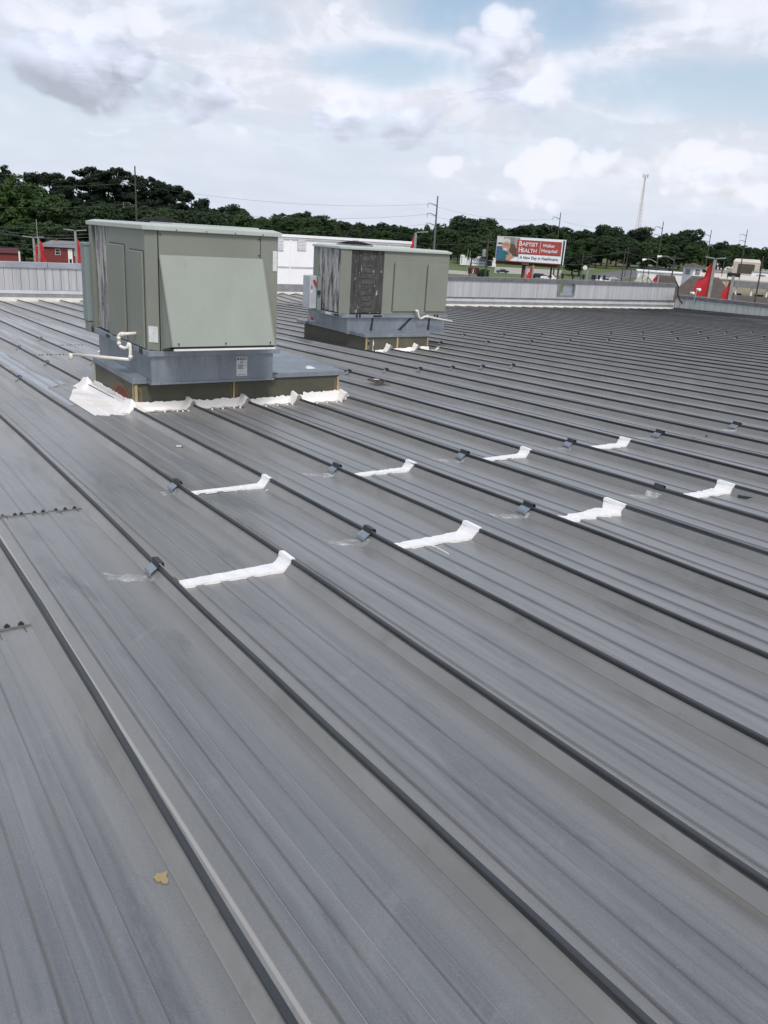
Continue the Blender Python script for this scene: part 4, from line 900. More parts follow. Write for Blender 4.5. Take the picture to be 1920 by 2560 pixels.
# black fixtures standing on the far parapet
for i, x in enumerate([1407, 1433, 1459, 1482, 1487, 1498, 1511]):
    top = at_u(x+1, 679+(x-1407)*.06, UE+.2); r = empty('roof_fixture', (top.x, UE+.2, ZP), f'small black fixture on top of the far parapet, {ORD[i]} from the left', 'fixture', 'black fixtures along the parapet')
    m = MB(); m.box(top.x-.04, top.x+.04, UE+.16, UE+.24, ZP+.06, ZP+.25); m.build('housing', 'black', r, bevel=.01); m = MB(); m.tube([(top.x-.01, UE+.2, ZP), (top.x-.01, UE+.2, ZP+.07)], .018, 6); m.build('bracket', 'black', r)
for i, (x, y0_, lb) in enumerate([(1579, 674, 'thin dark mast rising from the far parapet, left one'), (1610, 672, 'thin dark mast above the parapet, middle one'), (1623, 672, 'thin dark mast above the parapet, right one')]):
    t0 = at_u(x, y0_, UE+.2); m = MB(); m.tube([(t0.x, UE+.2, ZP), (t0.x, UE+.2, t0.z)], .016, 6); tag(m.build('mast', 'dark_metal'), lb, 'mast', 'thin masts on the far parapet')

# ------------------------------------------------------------------ white upper wall of the same building behind the units
WW = empty('white_building', (16, 30.8, -2.4), 'white metal sided upper storey with louvred vents behind the two units', 'building')
yw = 30.75; xl, xr_ = 10.4, 21.35
m = MB(); m.box(xl, xr_, yw+.05, yw+3, -11, -.26); m.build('wall_core', 'wall_white', WW)
k = 0; x = xl
xs_ = [xl, 11.6, 12.75, 13.9, 15.0, 15.62, 16.74, 17.9, 19.06, 20.24, xr_]
for i in range(len(xs_)-1):
    for (z0_, z1_) in ((-2.07, -1.435), (-1.385, -.30)): m = MB(); m.box(xs_[i]+.012, xs_[i+1]-.012, yw, yw+.05, z0_, z1_); m.build('wall_panel', 'wall_white', WW, bevel=.004)
    m = MB(); m.box(xs_[i]-.022, xs_[i]+.022, yw-.03, yw+.002, -2.07, -.30); m.build('pilaster', 'wall_white', WW)
m = MB(); m.box(xl, xr_, yw-.025, yw+.01, -1.433, -1.387); m.build('belt_trim', 'wall_shadow', WW)
m = MB(); m.box(xl, xr_+.02, yw-.07, yw+.3, -.29, -.19); m.build('coping', 'wall_white', WW, bevel=.006); m = MB(); m.box(xl, xr_, yw-.045, yw, -.36, -.292); m.build('cornice', 'wall_shadow', WW)
for (px, py) in ((697, 611), (754, 611), (815, 624), (936, 626), (996, 634), (648, 602)):
    c = at_u(px, py, yw); r_ = MB(); r_.box(c.x-.19, c.x+.19, yw-.03, yw, c.z-.23, c.z+.23); fr = r_.build('vent', 'wall_shadow', WW)
    for q in range(8): s_ = MB(); s_.slab([(c.x-.175, yw-.032, c.z-.21+q*.054), (c.x+.175, yw-.032, c.z-.21+q*.054), (c.x+.175, yw-.048, c.z-.185+q*.054), (c.x-.175, yw-.048, c.z-.185+q*.054)], (0, .004, .012)); s_.build('louvre', 'wall_white', fr)
m = MB(); m.add([(xl, yw-.06, -2.355), (20.4, yw-.06, -2.37), (20.4, yw-.01, -2.075), (xl, yw-.01, -2.075)], [(0, 1, 2, 3)]); m.add([(xl, yw-.01, -2.076), (20.4, yw-.01, -2.076), (20.4, yw+.05, -2.076), (xl, yw+.05, -2.076)], [(0, 1, 2, 3)]); m.build('base_flashing', 'flashing_grey', WW)
for n in range(17, 33):      # dark foam closures under the strip
    v = V0+n*SP; m = MB(); m.slab([(v-.26+.52*i/8, 30.64, pan_z(v, 30.6)+.006+.045*math.sin(math.pi*i/8)) for i in range(9)][::-1], (0, .01, 0)); m.build('foam_closure', 'closure', roof)

# ================================================================== beyond the roof
def frame(px, py, dist, turn=0.0):
    p = at_d(px, py, dist); az = math.atan2(p.x, p.y); return p, -az+turn
def thing(name, px, dist, label, cat, group=None, turn=0.0, py=640, base=None):
    p, rz = frame(px, py, dist, turn); z = ground_z(p.x, p.y) if base is None else base
    if abs(rz) < 1e-6: rz = 1e-5
    return empty(name, (p.x, p.y, z), label, cat, group, None, rz)
def up(px, py, dist): return at_d(px, py, dist).z      # world height seen at a pixel at this distance

ground_patch('road', [(1400, 712), (1560, 700), (1735, 661), (1560, 676)], 'asphalt', 'grey asphalt road climbing towards the right', .06)
ground_patch('road', [(1440, 693), (1560, 700), (1700, 668), (1560, 676)], 'asphalt', 'near stretch of grey asphalt highway', .10)
ground_patch('parking_lot', [(1235, 683), (1400, 690), (1405, 676), (1238, 667)], 'concrete', 'pale parking lot under the billboard', .07)
ground_patch('path', [(1118, 685), (1172, 688), (1172, 679), (1118, 675)], 'concrete', 'pale concrete strip in the grass', .07)
ground_patch('dry_ground', [(1492, 662), (1560, 664), (1545, 657), (1490, 656)], 'dry_ground', 'brown dry patch on the grassy bank', .08)
ground_patch('path', [(1490, 655.5), (1600, 667), (1600, 665), (1490, 653.5)], 'concrete', 'thin pale path across the grass bank', .12)
ground_patch('parking_lot', [(1700, 745), (1990, 760), (1960, 690), (1740, 678)], 'asphalt', 'asphalt car park on the right', .07)
ground_patch('parking_lot', [(1750, 690), (1960, 700), (1940, 672), (1750, 668)], 'concrete', 'pale upper car park at the right', .11)

# transmission poles and wires
def trans_pole(px, ptop, pyb, dist, label, arms, mat, r=.22, side=-1, arm=2.6, drops=(3.0, 9.0, 15.0)):
    p = at_d(px, ptop, dist); b = Vector((p.x, p.y, ground_z(p.x, p.y))); az = math.atan2(p.x, p.y); root = empty('transmission_pole', b, label, 'utility pole', 'tall transmission poles', None, -az)
    h = p.z-b.z; m = MB(); m.tube([(0, 0, -1), (0, 0, h)], [r*1.5, r*.7], 8); m.build('pole', mat, root)
    for k in range(arms):
        z = h-drops[k]; m = MB(); m.tube([(0, 0, z-.3), (side*arm*.6, 0, z+.25), (side*arm, 0, z+.35)], [.13, .09, .06], 6); m.build('cross_arm', mat, root)
        m = MB(); m.tube([(side*arm, 0, z+.3), (side*arm, 0, z-.9)], .07, 6); m.build('insulator', 'mid_grey', root)
    return root
poles = [(337, 415, 200, 'tall dark wooden transmission pole among the pines at left', 'pole_wood', 1, (3.6, 7.8, 11)), (1094.5, 490, 250, 'tall grey steel transmission pole with three short arms', 'pole_steel', 3, (2.3, 5.0, 7.6)),
         (1402, 531, 330, 'transmission pole rising behind the billboard', 'pole_wood', 1, (2.0, 5, 8)), (1659, 554, 345, 'dark transmission pole left of the cupola building', 'pole_wood', 1, (2.2, 5, 8)),
         (1779, 575, 420, 'dark transmission pole behind the large red flag', 'pole_wood', 1, (2.4, 5, 8)), (1869, 574, 430, 'transmission pole at the far right near the beige canopy', 'pole_wood', 1, (2.4, 5, 8))]
PT = []
for (x, y, d, lb, mt, a, dr) in poles:
    r_ = trans_pole(x, y, 680, d, lb, 3 if a == 3 else 2, mt, .26 if mt == 'pole_steel' else .19, drops=dr); PT.append(at_d(x, y, d))
def wire(pts, label, r=.03, sag=1.2, group='overhead wires'):
    m = MB()
    for a, b in zip(pts[:-1], pts[1:]):
        a = Vector(a); b = Vector(b); m.tube([a.lerp(b, t_/14)-Vector((0, 0, sag*4*(t_/14)*(1-t_/14))) for t_ in range(15)], r, 4)
    tag(m.build('overhead_wire', 'wire_black'), label, 'wire', group)
A0 = at_d(-420, 395, 190)
for i, dz_ in enumerate((3.6, 7.8, 11.6)):
    k = (2.3, 5.0, 7.6)[i]
    wire([A0-Vector((0, 0, dz_-3)), PT[0]-Vector((2.0, -1.5, dz_)), PT[1]-Vector((2.2, -1.4, k)), PT[2]-Vector((2.0, -1.2, k)), PT[3]-Vector((2, -1, k))], f'{("highest", "middle", "lowest")[i]} of the three thin wires between the tall transmission poles', .022, 2.0)
for i, (y0_, y1_, d) in enumerate([(563, 582, 105), (572, 590, 105), (592, 603, 100), (604, 615, 98), (570, 590, 120)]):
    wire([at_d(-60, y0_, d), at_d(218, y1_+3, d), at_d(420, y1_+20, d)], f'thin dark wire crossing the trees at far left, {ORD[i]} from the top', .018, .5, 'wires crossing in front of the left trees')
def upole(px, ptop, dist, label, arms=0, r=.16, mat='pole_wood', group='wooden utility poles', extras=None):
    p = at_d(px, ptop, dist); b = Vector((p.x, p.y, ground_z(p.x, p.y))); az = math.atan2(p.x, p.y); root = empty('utility_pole', b, label, 'utility pole', group, None, -az); h = p.z-b.z
    m = MB(); m.tube([(0, 0, -.5), (0, 0, h)], [r, r*.6], 7); m.build('pole', mat, root)
    for k in range(arms): m = MB(); m.box(-1.1, 1.1, -.06, .06, h-.6-k*1.1, h-.45-k*1.1); m.build('cross_arm', mat, root)
    if extras == 'transformer': m = MB(); m.tube([(-.42, 0, h-2.6), (-.42, 0, h-1.6)], .27, 10); m.build('transformer', 'pole_grey', root)
    if extras == 'lamp':
        m = MB(); m.tube([(0, 0, h-.9), (-1.2, 0, h-.3), (-2.0, 0, h-.35)], .05, 6); m.build('lamp_arm', 'pole_grey', root); m = MB(); m.tube([(-2.0, 0, h-.35), (-2.7, 0, h-.5)], [.10, .22], 8); m.build('lamp_head', 'white_trim', root)
    return root, Vector((p.x, p.y, p.z))
_, UA = upole(1221.5, 594, 125, 'wooden utility pole with transformer left of the billboard', 1, .17, extras='transformer')
_, UB = upole(1564, 624, 190, 'wooden utility pole standing by the road right of the billboard', 1)
_, UC = upole(1572.5, 613, 360, 'slim pole at the wood edge behind the road', 0)
_, UD = upole(1459, 634, 250, 'slim wooden pole in front of the dark rounded tree', 0)
_, UE_ = upole(1688, 637, 150, 'wooden pole with cross arms left of the cupola', 2, extras='lamp')
_, UF = upole(1645, 645, 170, 'dark pole carrying a street lamp near the cupola', 0, extras='lamp')
_, UG = upole(1170.5, 623, 230, 'left one of two thin grey posts before the white flooring building', 0, .1, 'pole_grey'); upole(1176, 627, 200, 'right one of two thin grey posts before the white flooring building', 0, .1, 'pole_grey')
_, UH = upole(90.5, 548, 105, 'thin mast behind the two left flag poles', 0, .07, 'pole_grey')
_, UI = upole(1813, 640, 260, 'pole with forked top behind the red flag', 1, .12); upole(1909, 640, 120, 'dark post at the right edge of the photo', 0, .14)
for i, k in enumerate((.5, 3.0)):
    o = Vector((0, 0, k)); wire([at_d(1040, 606+i*5, 140)-o*0, UA-o], f'wire running left from the transformer pole, {ORD[i]} from the top', .02, .4, 'wires at the transformer pole')
    wire([UA-o, at_d(1330, 640, 140)-o*.3, UB-o*.8, UE_-o*.7], f'wire from the transformer pole towards the cupola, {ORD[i]} from the top', .02, .5, 'wires at the transformer pole')

# light poles with red feather flags
def light_pole(px, py, dist, label, arms='both', head=1.05, r=.11, fl=None, flabel=None, fw=1.0, seed=0, ground=None):
    p = at_d(px, py, dist); gz = ground_z(p.x, p.y) if ground is None else ground; az = math.atan2(p.x, p.y)
    root = empty('light_pole', (p.x, p.y, gz), label, 'light pole', 'car park light poles', None, -az); h = p.z-gz
    m = MB(); m.box(-r, r, -r, r, 0, h-.05); m.build('pole', 'pole_grey', root)
    for s_ in ((-1, 1) if arms == 'both' else ((1,) if arms == 'right' else ())):
        m = MB(); m.slab([(s_*.05, -.18, h-.06), (s_*(head+.1), -.16, h+.04), (s_*(head+.1), .16, h+.04), (s_*.05, .18, h-.06)] if s_ > 0 else [(s_*.05, .18, h-.06), (s_*(head+.1), .16, h+.04), (s_*(head+.1), -.16, h+.04), (s_*.05, -.18, h-.06)], (0, 0, .09)); m.build('lamp_head', 'pole_grey', root)
    if fl:
        s_, z0_, z1_, w_ = fl    # side, bottom, top (world heights), width
        fr = empty('feather_flag', (p.x, p.y, gz), flabel, 'flag', 'red feather flags', None, -az)
        m = MB(); V = []; n_ = 26; q = 6; rr = random.Random(seed)
        for i in range(n_+1):
            t_ = i/n_; z = z0_+(z1_-z0_)*t_-gz; ww = w_*(math.sin(math.pi*min(1, .62+.42*(1-t_)))**.7 if t_ > .5 else 1)*(1-.97*max(0, (t_-.45)/.55)**1.7)*(.86+.2*math.sin(t_*7+seed))
            for j in range(q+1): f = j/q; V.append((s_*(r+.03+ww*f), .10*math.sin(f*5+t_*8+seed)*f*w_+.04, z))
        m.add(V, [(i*(q+1)+j, i*(q+1)+j+1, (i+1)*(q+1)+j+1, (i+1)*(q+1)+j) for i in range(n_) for j in range(q)]); m.build('cloth', 'red', fr, smooth=True)
        m = MB(); m.tube([(s_*(r+.02), .04, z0_-gz-.1), (s_*(r+.02), .04, z1_-gz+.05)], .022, 6); m.build('flag_rod', 'pole_grey', fr)
    return root
light_pole(83, 593, 110, 'grey two headed light pole, leftmost of the three behind the left parapet', fl=(1, up(83, 660, 110), up(83, 606, 110), .42*1.1), flabel='narrow red flag on the leftmost light pole', seed=1)
light_pole(95, 592, 112, 'grey pole standing just right of the leftmost light pole', arms='none', fl=(1, up(95, 660, 112), up(95, 600, 112), .72), flabel='wider red flag right of the leftmost flag', seed=2)
light_pole(187.5, 576, 98, 'two headed light pole in front of the red brick house', fl=(1, up(187, 665, 98), up(187, 592, 98), .5), flabel='red flag fluttering on the pole before the brick house', seed=3)
light_pole(1040, 580, 85, 'single armed light pole behind the white upper storey corner', arms='right', head=1.1, fl=(-1, up(1040, 650, 85), up(1040, 585, 85), .45), flabel='red flag half hidden behind the white building corner', seed=4)
light_pole(1789, 646, 80, 'two headed light pole carrying the largest red flag', head=.72, r=.12, fl=(-1, up(1776, 742, 80), up(1788, 657, 80), 1.12), flabel='largest red feather flag at the right above the brown roof', seed=0)
light_pole(1834.5, 688, 72, 'short grey pole with the small right flag', arms='none', fl=(-1, up(1830, 750, 72), up(1834, 701, 72), .48), flabel='smaller red flag right of the largest one', seed=6)
light_pole(1334, 662, 112, 'grey flag post under the billboard, right of the red pair', arms='none', r=.09, fl=(-1, up(1334, 700, 112), up(1334, 664, 112), .62), flabel='red flag below the billboard column, right one', seed=7)
light_pole(1316.5, 664, 115, 'grey flag post under the billboard, left of the red pair', arms='none', r=.09, fl=(-1, up(1316, 700, 115), up(1316, 672, 115), .30), flabel='thin red flag below the billboard column, left one', seed=8)
light_pole(1647.5, 685, 95, 'low two armed lamp just above the far parapet', head=.7, r=.08, fl=(-1, up(1647, 705, 95), up(1647, 693, 95), .55), flabel='tip of a red flag showing above the far parapet', seed=9)
light_pole(1470, 672, 150, 'small white armed lamp by the round white sign', arms='right', head=1.0, r=.12)
rs_ = thing('round_sign', 1466.5, 151, 'small round white sign beside the armed lamp', 'sign'); h = up(1466.5, 669.5, 151)-rs_.location.z
m = MB(); m.tube([(0, 0, 0), (0, 0, h)], .05, 6); m.build('post', 'pole_grey', rs_); m = MB(); m.tube([(0, -.04, h), (0, 0, h)], .38, 16); m.build('sign_face', 'white_trim', rs_)

# billboard
BD = 132; TL, BL_, TR_ = at_d(1245.5, 590, BD), at_d(1241, 650.8, BD), at_d(1413, 599.5, BD)
p, rz = frame(1328, 620, BD); gz = ground_z(p.x, p.y)
BB = empty('billboard', (p.x, p.y, gz), 'large roadside billboard with red and white hospital advertisement', 'billboard', None, None, rz)
def loc(px, py):
    q = at_d(px, py, BD); v = q-p; return Vector((v.x*math.cos(rz)+v.y*math.sin(rz), 0, q.z-gz))
a, b, c = loc(1243.5, 590), loc(1243.5, 651.2), loc(1409, 599.5); bw = c.x-a.x; zb_ = (b.z+loc(1404.4, 659.5).z)/2; bh = ((a.z+c.z)/2-zb_); X0 = a.x
m = MB(); m.box(X0, X0+bw, 0, .25, zb_, zb_+bh); m.build('board', 'sign_white', BB)
for q in range(10): m = MB(); m.box(X0+.02+q*bw/10, X0+.0+(q+1)*bw/10-.0, -.02, -.002, zb_+.02, zb_+bh-.02); m.build('poster_panel', 'sign_white', BB)
def art(name, mat, pts, y=-.03): m = MB(); m.slab([(X0+bw*u_, y, zb_+bh*v_) for u_, v_ in pts], (0, .008, 0)); return m.build(name, mat, BB)
def ell(cx_, cz_, rx_, rz_, n_=20, rot=0): return [(cx_+rx_*math.cos(2*math.pi*k/n_)*math.cos(rot)-rz_*math.sin(2*math.pi*k/n_)*math.sin(rot)*.4, cz_+rz_*math.sin(2*math.pi*k/n_)+rx_*math.cos(2*math.pi*k/n_)*math.sin(rot)*1.5) for k in range(n_)]
art('poster_photo', 'photo_tan', [(.005, .01), (.345, .01), (.345, .985), (.005, .985)])
art('poster_photo', 'label_white', [(.01, .58), (.10, .58), (.10, .96), (.01, .96)], -.036); art('poster_photo', 'hair_brown', [(.02, .66), (.09, .66), (.09, .74), (.02, .74)], -.040)
art('poster_photo', 'mid_grey', [(.20, .55), (.27, .55), (.27, .98), (.20, .98)], -.036); art('poster_photo', 'hair_brown', ell(.245, .50, .05, .22), -.040); art('poster_photo', 'hair_brown', [(.24, .2), (.34, .2), (.34, .5), (.24, .6)], -.038)
art('poster_figure', 'shirt_blue', [(.005, .02), (.10, .02), (.14, .5), (.10, .6), (.005, .58)], -.046)
art('poster_figure', 'skin', ell(.148, .60, .062, .21), -.052); art('poster_figure', 'hair_white', ell(.150, .80, .060, .12), -.056); art('poster_figure', 'skin', ell(.145, .66, .048, .13), -.060); art('poster_figure', 'hair_white', ell(.133, .44, .035, .05), -.058)
art('poster_figure', 'label_white', ell(.138, .505, .028, .022), -.064)
for dx_ in (-.022, .024): art('glasses', 'ink', ell(.145+dx_, .665, .019, .035, 12), -.064); art('poster_figure', 'skin', ell(.145+dx_, .665, .014, .026, 12), -.068)
art('poster_figure', 'teal', ell(.115, .20, .085, .22, 24), -.072); art('poster_figure', 'teal', [(.03, .01), (.20, .01), (.19, .25), (.05, .25)], -.071)
art('poster_figure', 'skin', [(.165, .03), (.22, .01), (.275, .10), (.265, .2), (.225, .33), (.20, .36), (.205, .26), (.165, .24), (.160, .12)], -.078)
art('poster_figure', 'sign_white', [(.22, .005), (.345, .005), (.345, .18), (.29, .15)], -.080)
art('teal_band', 'teal_strip', [(.345, .01), (.353, .01), (.353, .985), (.345, .985)], -.034)
art('red_panel', 'sign_red', [(.312, .315), (.985, .315), (.985, .90), (.312, .90)], -.045)
def bt(body, mat, u_, v_, hh, wd, bold=0): return text('lettering', body, mat, BB, Matrix.Translation((X0+bw*u_, -.056, zb_+bh*v_)) @ RX, bh*hh/.70, width=bw*wd, ext=.003, bold=bold)
bt('B', 'sign_white', .345, .655, .20, .042, .008); bt('APTIST', 'sign_white', .392, .655, .155, .235, .006); bt('H', 'sign_white', .345, .395, .20, .050, .008); bt('EALTH', 'sign_white', .400, .395, .155, .215, .006)
# serifs: the words are set in a serif face
sf = MB()
for (u0_, u1_, v_) in ((.340, .36, .655), (.340, .36, .845), (.340, .358, .395), (.378, .396, .395), (.340, .358, .585), (.378, .396, .585), (.45, .47, .655), (.52, .54, .655), (.55, .565, .655)): sf.box(X0+bw*u0_, X0+bw*u1_, -.062, -.055, zb_+bh*v_-.02, zb_+bh*v_+.03)
sf.build('serif', 'sign_white', BB)
art('divider', 'sign_white', [(.662, .38), (.667, .38), (.667, .85), (.662, .85)], -.056)
bt('Walker', 'sign_white', .700, .655, .135, .185, .006); bt('Hospital', 'sign_white', .690, .445, .135, .235, .006); bt('A New Day in Healthcare.', 'ink', .368, .125, .115, .59, .005)
m = MB(); m.box(X0+.1, X0+bw-.3, -.75, 0, zb_-.12, zb_-.04); m.build('catwalk', 'catwalk', BB); m = MB(); m.box(X0+.1, X0+bw-.2, -.05, .25, zb_-.55, zb_-.02); m.build('apron', 'catwalk', BB)
for q in range(24): m = MB(); x = X0+.15+q*(bw-.4)/24; m.box(x, x+.26, -.08, -.052, zb_-.55, zb_-.05); m.build('apron_slat', 'catwalk', BB)
m = MB(); m.box(X0+bw*.41, X0+bw*.52, -.10, -.082, zb_-.38, zb_-.05); m.build('name_plate', 'label_white', BB); text('lettering', 'OUTDOOR', 'ink', BB, Matrix.Translation((X0+bw*.415, -.106, zb_-.30)) @ RX, .24, width=bw*.10, ext=.002)
m = MB(); m.slab([(X0+bw+.02, .25, zb_-.1), (X0+bw+.55, 3.2, zb_-.1), (X0+bw+.55, 3.2, zb_+bh), (X0+bw+.02, .25, zb_+bh)], (.0, .2, 0)); m.build('side_framework', 'black', BB)
m = MB(); m.box(X0+bw-.02, X0+bw+.30, .3, .4, zb_+bh-.10, zb_+bh+.02); m.slab([(X0+bw+.26, .3, zb_-.2), (X0+bw+.36, .3, zb_-.2), (X0+bw+.44, .3, zb_+bh), (X0+bw+.30, .3, zb_+bh)], (0, .1, 0)); m.build('rear_face_edge', 'sign_white', BB)
m = MB(); m.box(X0+.2, X0+bw-.1, .9, 1.15, zb_-.5, zb_+bh-.2); m.build('rear_truss', 'dark_metal', BB)
m = MB(); m.box(X0+bw*.42, X0+bw*.50, .4, 1.3, 0, zb_-.4); m.build('support_column', 'dark_metal', BB)
for x in (X0+bw*.855, X0+bw*.965): m = MB(); m.box(x, x+.28, .5, .8, 0, zb_-.3); m.build('support_column', 'pole_wood', BB)

# flooring shop
def gable_house(name, px, dist, w_, dp, eave, ridge, label, mats, turn=0., group=None, base=None, py=650, hip=0., ov=.3, cat='building', ridge_along='x'):
    r = thing(name, px, dist, label, cat, group, turn, py, base); wallm, roofm = mats
    m = MB(); m.box(-w_/2, w_/2, 0, dp, -1, eave); m.build('wall', wallm, r)
    m = MB()
    if ridge_along == 'x':
        a_ = hip*w_/2
        V = [(-w_/2-ov, -ov, eave), (w_/2+ov, -ov, eave), (w_/2+ov, dp+ov, eave), (-w_/2-ov, dp+ov, eave), (-w_/2-ov+a_*1.0, dp/2, ridge), (w_/2+ov-a_, dp/2, ridge)]
        m.add(V, [(0, 1, 5, 4), (1, 2, 5), (2, 3, 4, 5), (3, 0, 4), (3, 2, 1, 0)])
    else:
        V = [(-w_/2-ov, -ov, eave), (w_/2+ov, -ov, eave), (w_/2+ov, dp+ov, eave), (-w_/2-ov, dp+ov, eave), (0, -ov, ridge), (0, dp+ov, ridge)]
        m.add(V, [(0, 1, 4), (1, 2, 5, 4), (2, 3, 5), (3, 0, 4, 5), (3, 2, 1, 0)])
    m.build('roof', roofm, r); return r
def window(parent, x, z, w_, h_, y=0, muntin=(0, 0), frame_m='white_trim'):
    m = MB(); f_ = .07; m.box(x-w_/2-f_, x+w_/2+f_, y-.06, y-.005, z-f_, z); m.box(x-w_/2-f_, x+w_/2+f_, y-.06, y-.005, z+h_, z+h_+f_); m.box(x-w_/2-f_, x-w_/2, y-.06, y-.005, z, z+h_); m.box(x+w_/2, x+w_/2+f_, y-.06, y-.005, z, z+h_)
    for k in range(muntin[0]): xx = x-w_/2+(k+1)*w_/(muntin[0]+1); m.box(xx-.025, xx+.025, y-.055, y-.012, z, z+h_)
    for k in range(muntin[1]): q = z+(k+1)*h_/(muntin[1]+1); m.box(x-w_/2, x+w_/2, y-.055, y-.012, q-.025, q+.025)
    fr = m.build('window', frame_m, parent); m = MB(); m.box(x-w_/2, x+w_/2, y-.03, y-.004, z, z+h_); m.build('pane', 'glass_dark', fr)
d = 372; sh_ = gable_house('shop_building', 1195.5, d, 15.2, 22, up(1195, 639, d)+10.0, up(1195, 634, d)+10.0, 'white gabled flooring shop left of the billboard', ('wall_white', 'shingle_grey'), ridge_along='y', base=-10.0, ov=.1)
e_ = up(1195, 639, d)+10.0
text('lettering', 'FLOORING', 'navy', sh_, Matrix.Translation((-2.2, -.02, e_-2.3)) @ RX, 1.7, width=5.4, ext=.01, bold=.05); text('lettering', 'CARPET AND TILE', 'navy', sh_, Matrix.Translation((-2.6, -.02, e_-3.4)) @ RX, .8, width=6.2, ext=.01, bold=.02)
m = MB(); m.add([(.4, -.03, e_-1.0), (2.4, -.03, e_-.0), (2.0, -.03, e_-1.0)], [(0, 1, 2)]); m.add([(-4.8, -.03, e_-1.6), (-4.0, -.03, e_-.9), (-4.0, -.03, e_-2.4)], [(0, 2, 1)]); m.build('logo', 'navy', sh_)
window(sh_, 5.2, e_-1.6, 2.6, .6); m = MB(); m.box(3.9, 6.0, -.02, .02, .2, 2.6); m.build('door', 'glass_dark', sh_); m = MB(); m.box(-7.0, -6.9, -.25, -.02, .5, e_-.5); m.build('downpipe', 'dark_metal', sh_)
# black sign with a red ring
js_ = thing('pole_sign', 1187, 195, 'black rectangular sign with white letter J in a red disc', 'sign'); zj0, zj1 = up(1187, 684.5, 195)+11, up(1187, 669.5, 195)+11
m = MB(); m.box(-1.2, 1.2, 0, .3, zj0, zj1); m.build('sign_panel', 'black', js_); m = MB(); m.tube([(-.0, -.02, (zj0+zj1)/2), (0, 0, (zj0+zj1)/2)], .56, 20); m.build('red_disc', 'red', js_)
m = MB(); m.tube([(-.0, -.03, (zj0+zj1)/2), (0, -.02, (zj0+zj1)/2)], .42, 20); m.build('inner_disc', 'black', js_); text('lettering', 'J', 'white_trim', js_, Matrix.Translation((-.17, -.04, (zj0+zj1)/2-.32)) @ RX, .95, ext=.005, bold=.03)
for x in (-.9, .9): m = MB(); m.box(x-.08, x+.08, .1, .2, 0, zj0); m.build('sign_post', 'dark_metal', js_)
m = MB(); m.box(-1.6, -1.0, .6, 1.2, 0, zj1-.6); 
# vehicles
def make_car(kind='sedan', paint='paint_silver'):
    r = empty('parked_car', (0, 0, 0)); L_ = 4.7; W_ = 1.8
    side = {'sedan': [(-2.35, .35), (-2.35, .75), (-1.9, .92), (-1.2, .98), (-.6, 1.40), (.75, 1.42), (1.45, 1.0), (2.2, .95), (2.35, .8), (2.35, .35)],
            'suv': [(-2.35, .4), (-2.35, .95), (-1.4, 1.08), (-.9, 1.68), (1.9, 1.70), (2.3, 1.1), (2.35, .4)],
            'pickup': [(-2.7, .45), (-2.7, 1.0), (-1.5, 1.12), (-1.0, 1.75), (.3, 1.76), (.55, 1.15), (2.7, 1.15), (2.7, .45)]}[kind]
    lo = [(x, z) for x, z in side]
    m = MB(); n_ = len(lo); V = []
    for y, k in ((-W_/2, 1), (W_/2, 1)): V += [(x, y*(1 if z < 1.1 else .82), z) for x, z in lo]
    m.add(V, [tuple(range(n_)), tuple(range(2*n_-1, n_-1, -1))]+[((i+1) % n_, i, n_+i, n_+(i+1) % n_) for i in range(n_)]); m.build('body', paint, r, bevel=.05)
    g = MB(); zt_ = max(z for x, z in side)
    xa, xb = {'sedan': (-.85, 1.1), 'suv': (-1.1, 1.95), 'pickup': (-1.15, .3)}[kind]
    for s_ in (-1, 1): g.slab([(xa-.05, s_*W_/2*.97, 1.04), (xb, s_*W_/2*.97, 1.04), (xb-.25, s_*W_/2*.845, zt_-.09), (xa+.3, s_*W_/2*.845, zt_-.09)], (0, s_*.02, 0))
    g.slab([(xa-.24, -.7, 1.06), (xa-.24, .7, 1.06), (xa+.18, .62, zt_-.08), (xa+.18, -.62, zt_-.08)], (-.03, 0, .01)); g.build('windows', 'glass_dark', r)
    for x in (side[0][0]+.85, side[-1][0]-.85):
        for s_ in (-1, 1):
            m = MB(); m.tube([(x, s_*(W_/2-.2), .34), (x, s_*(W_/2+.01), .34)], .34, 14); t_ = m.build('wheel', 'tyre', r); m = MB(); m.tube([(x, s_*(W_/2+.005), .34), (x, s_*(W_/2+.02), .34)], .2, 10); m.build('rim', 'pole_grey', t_)
    for s_ in (-.65, .65): m = MB(); m.box(side[0][0]-.02, side[0][0]+.05, s_-.15, s_+.15, .68, .82); m.build('headlight', 'white_trim', r)
    return r
protos = {}
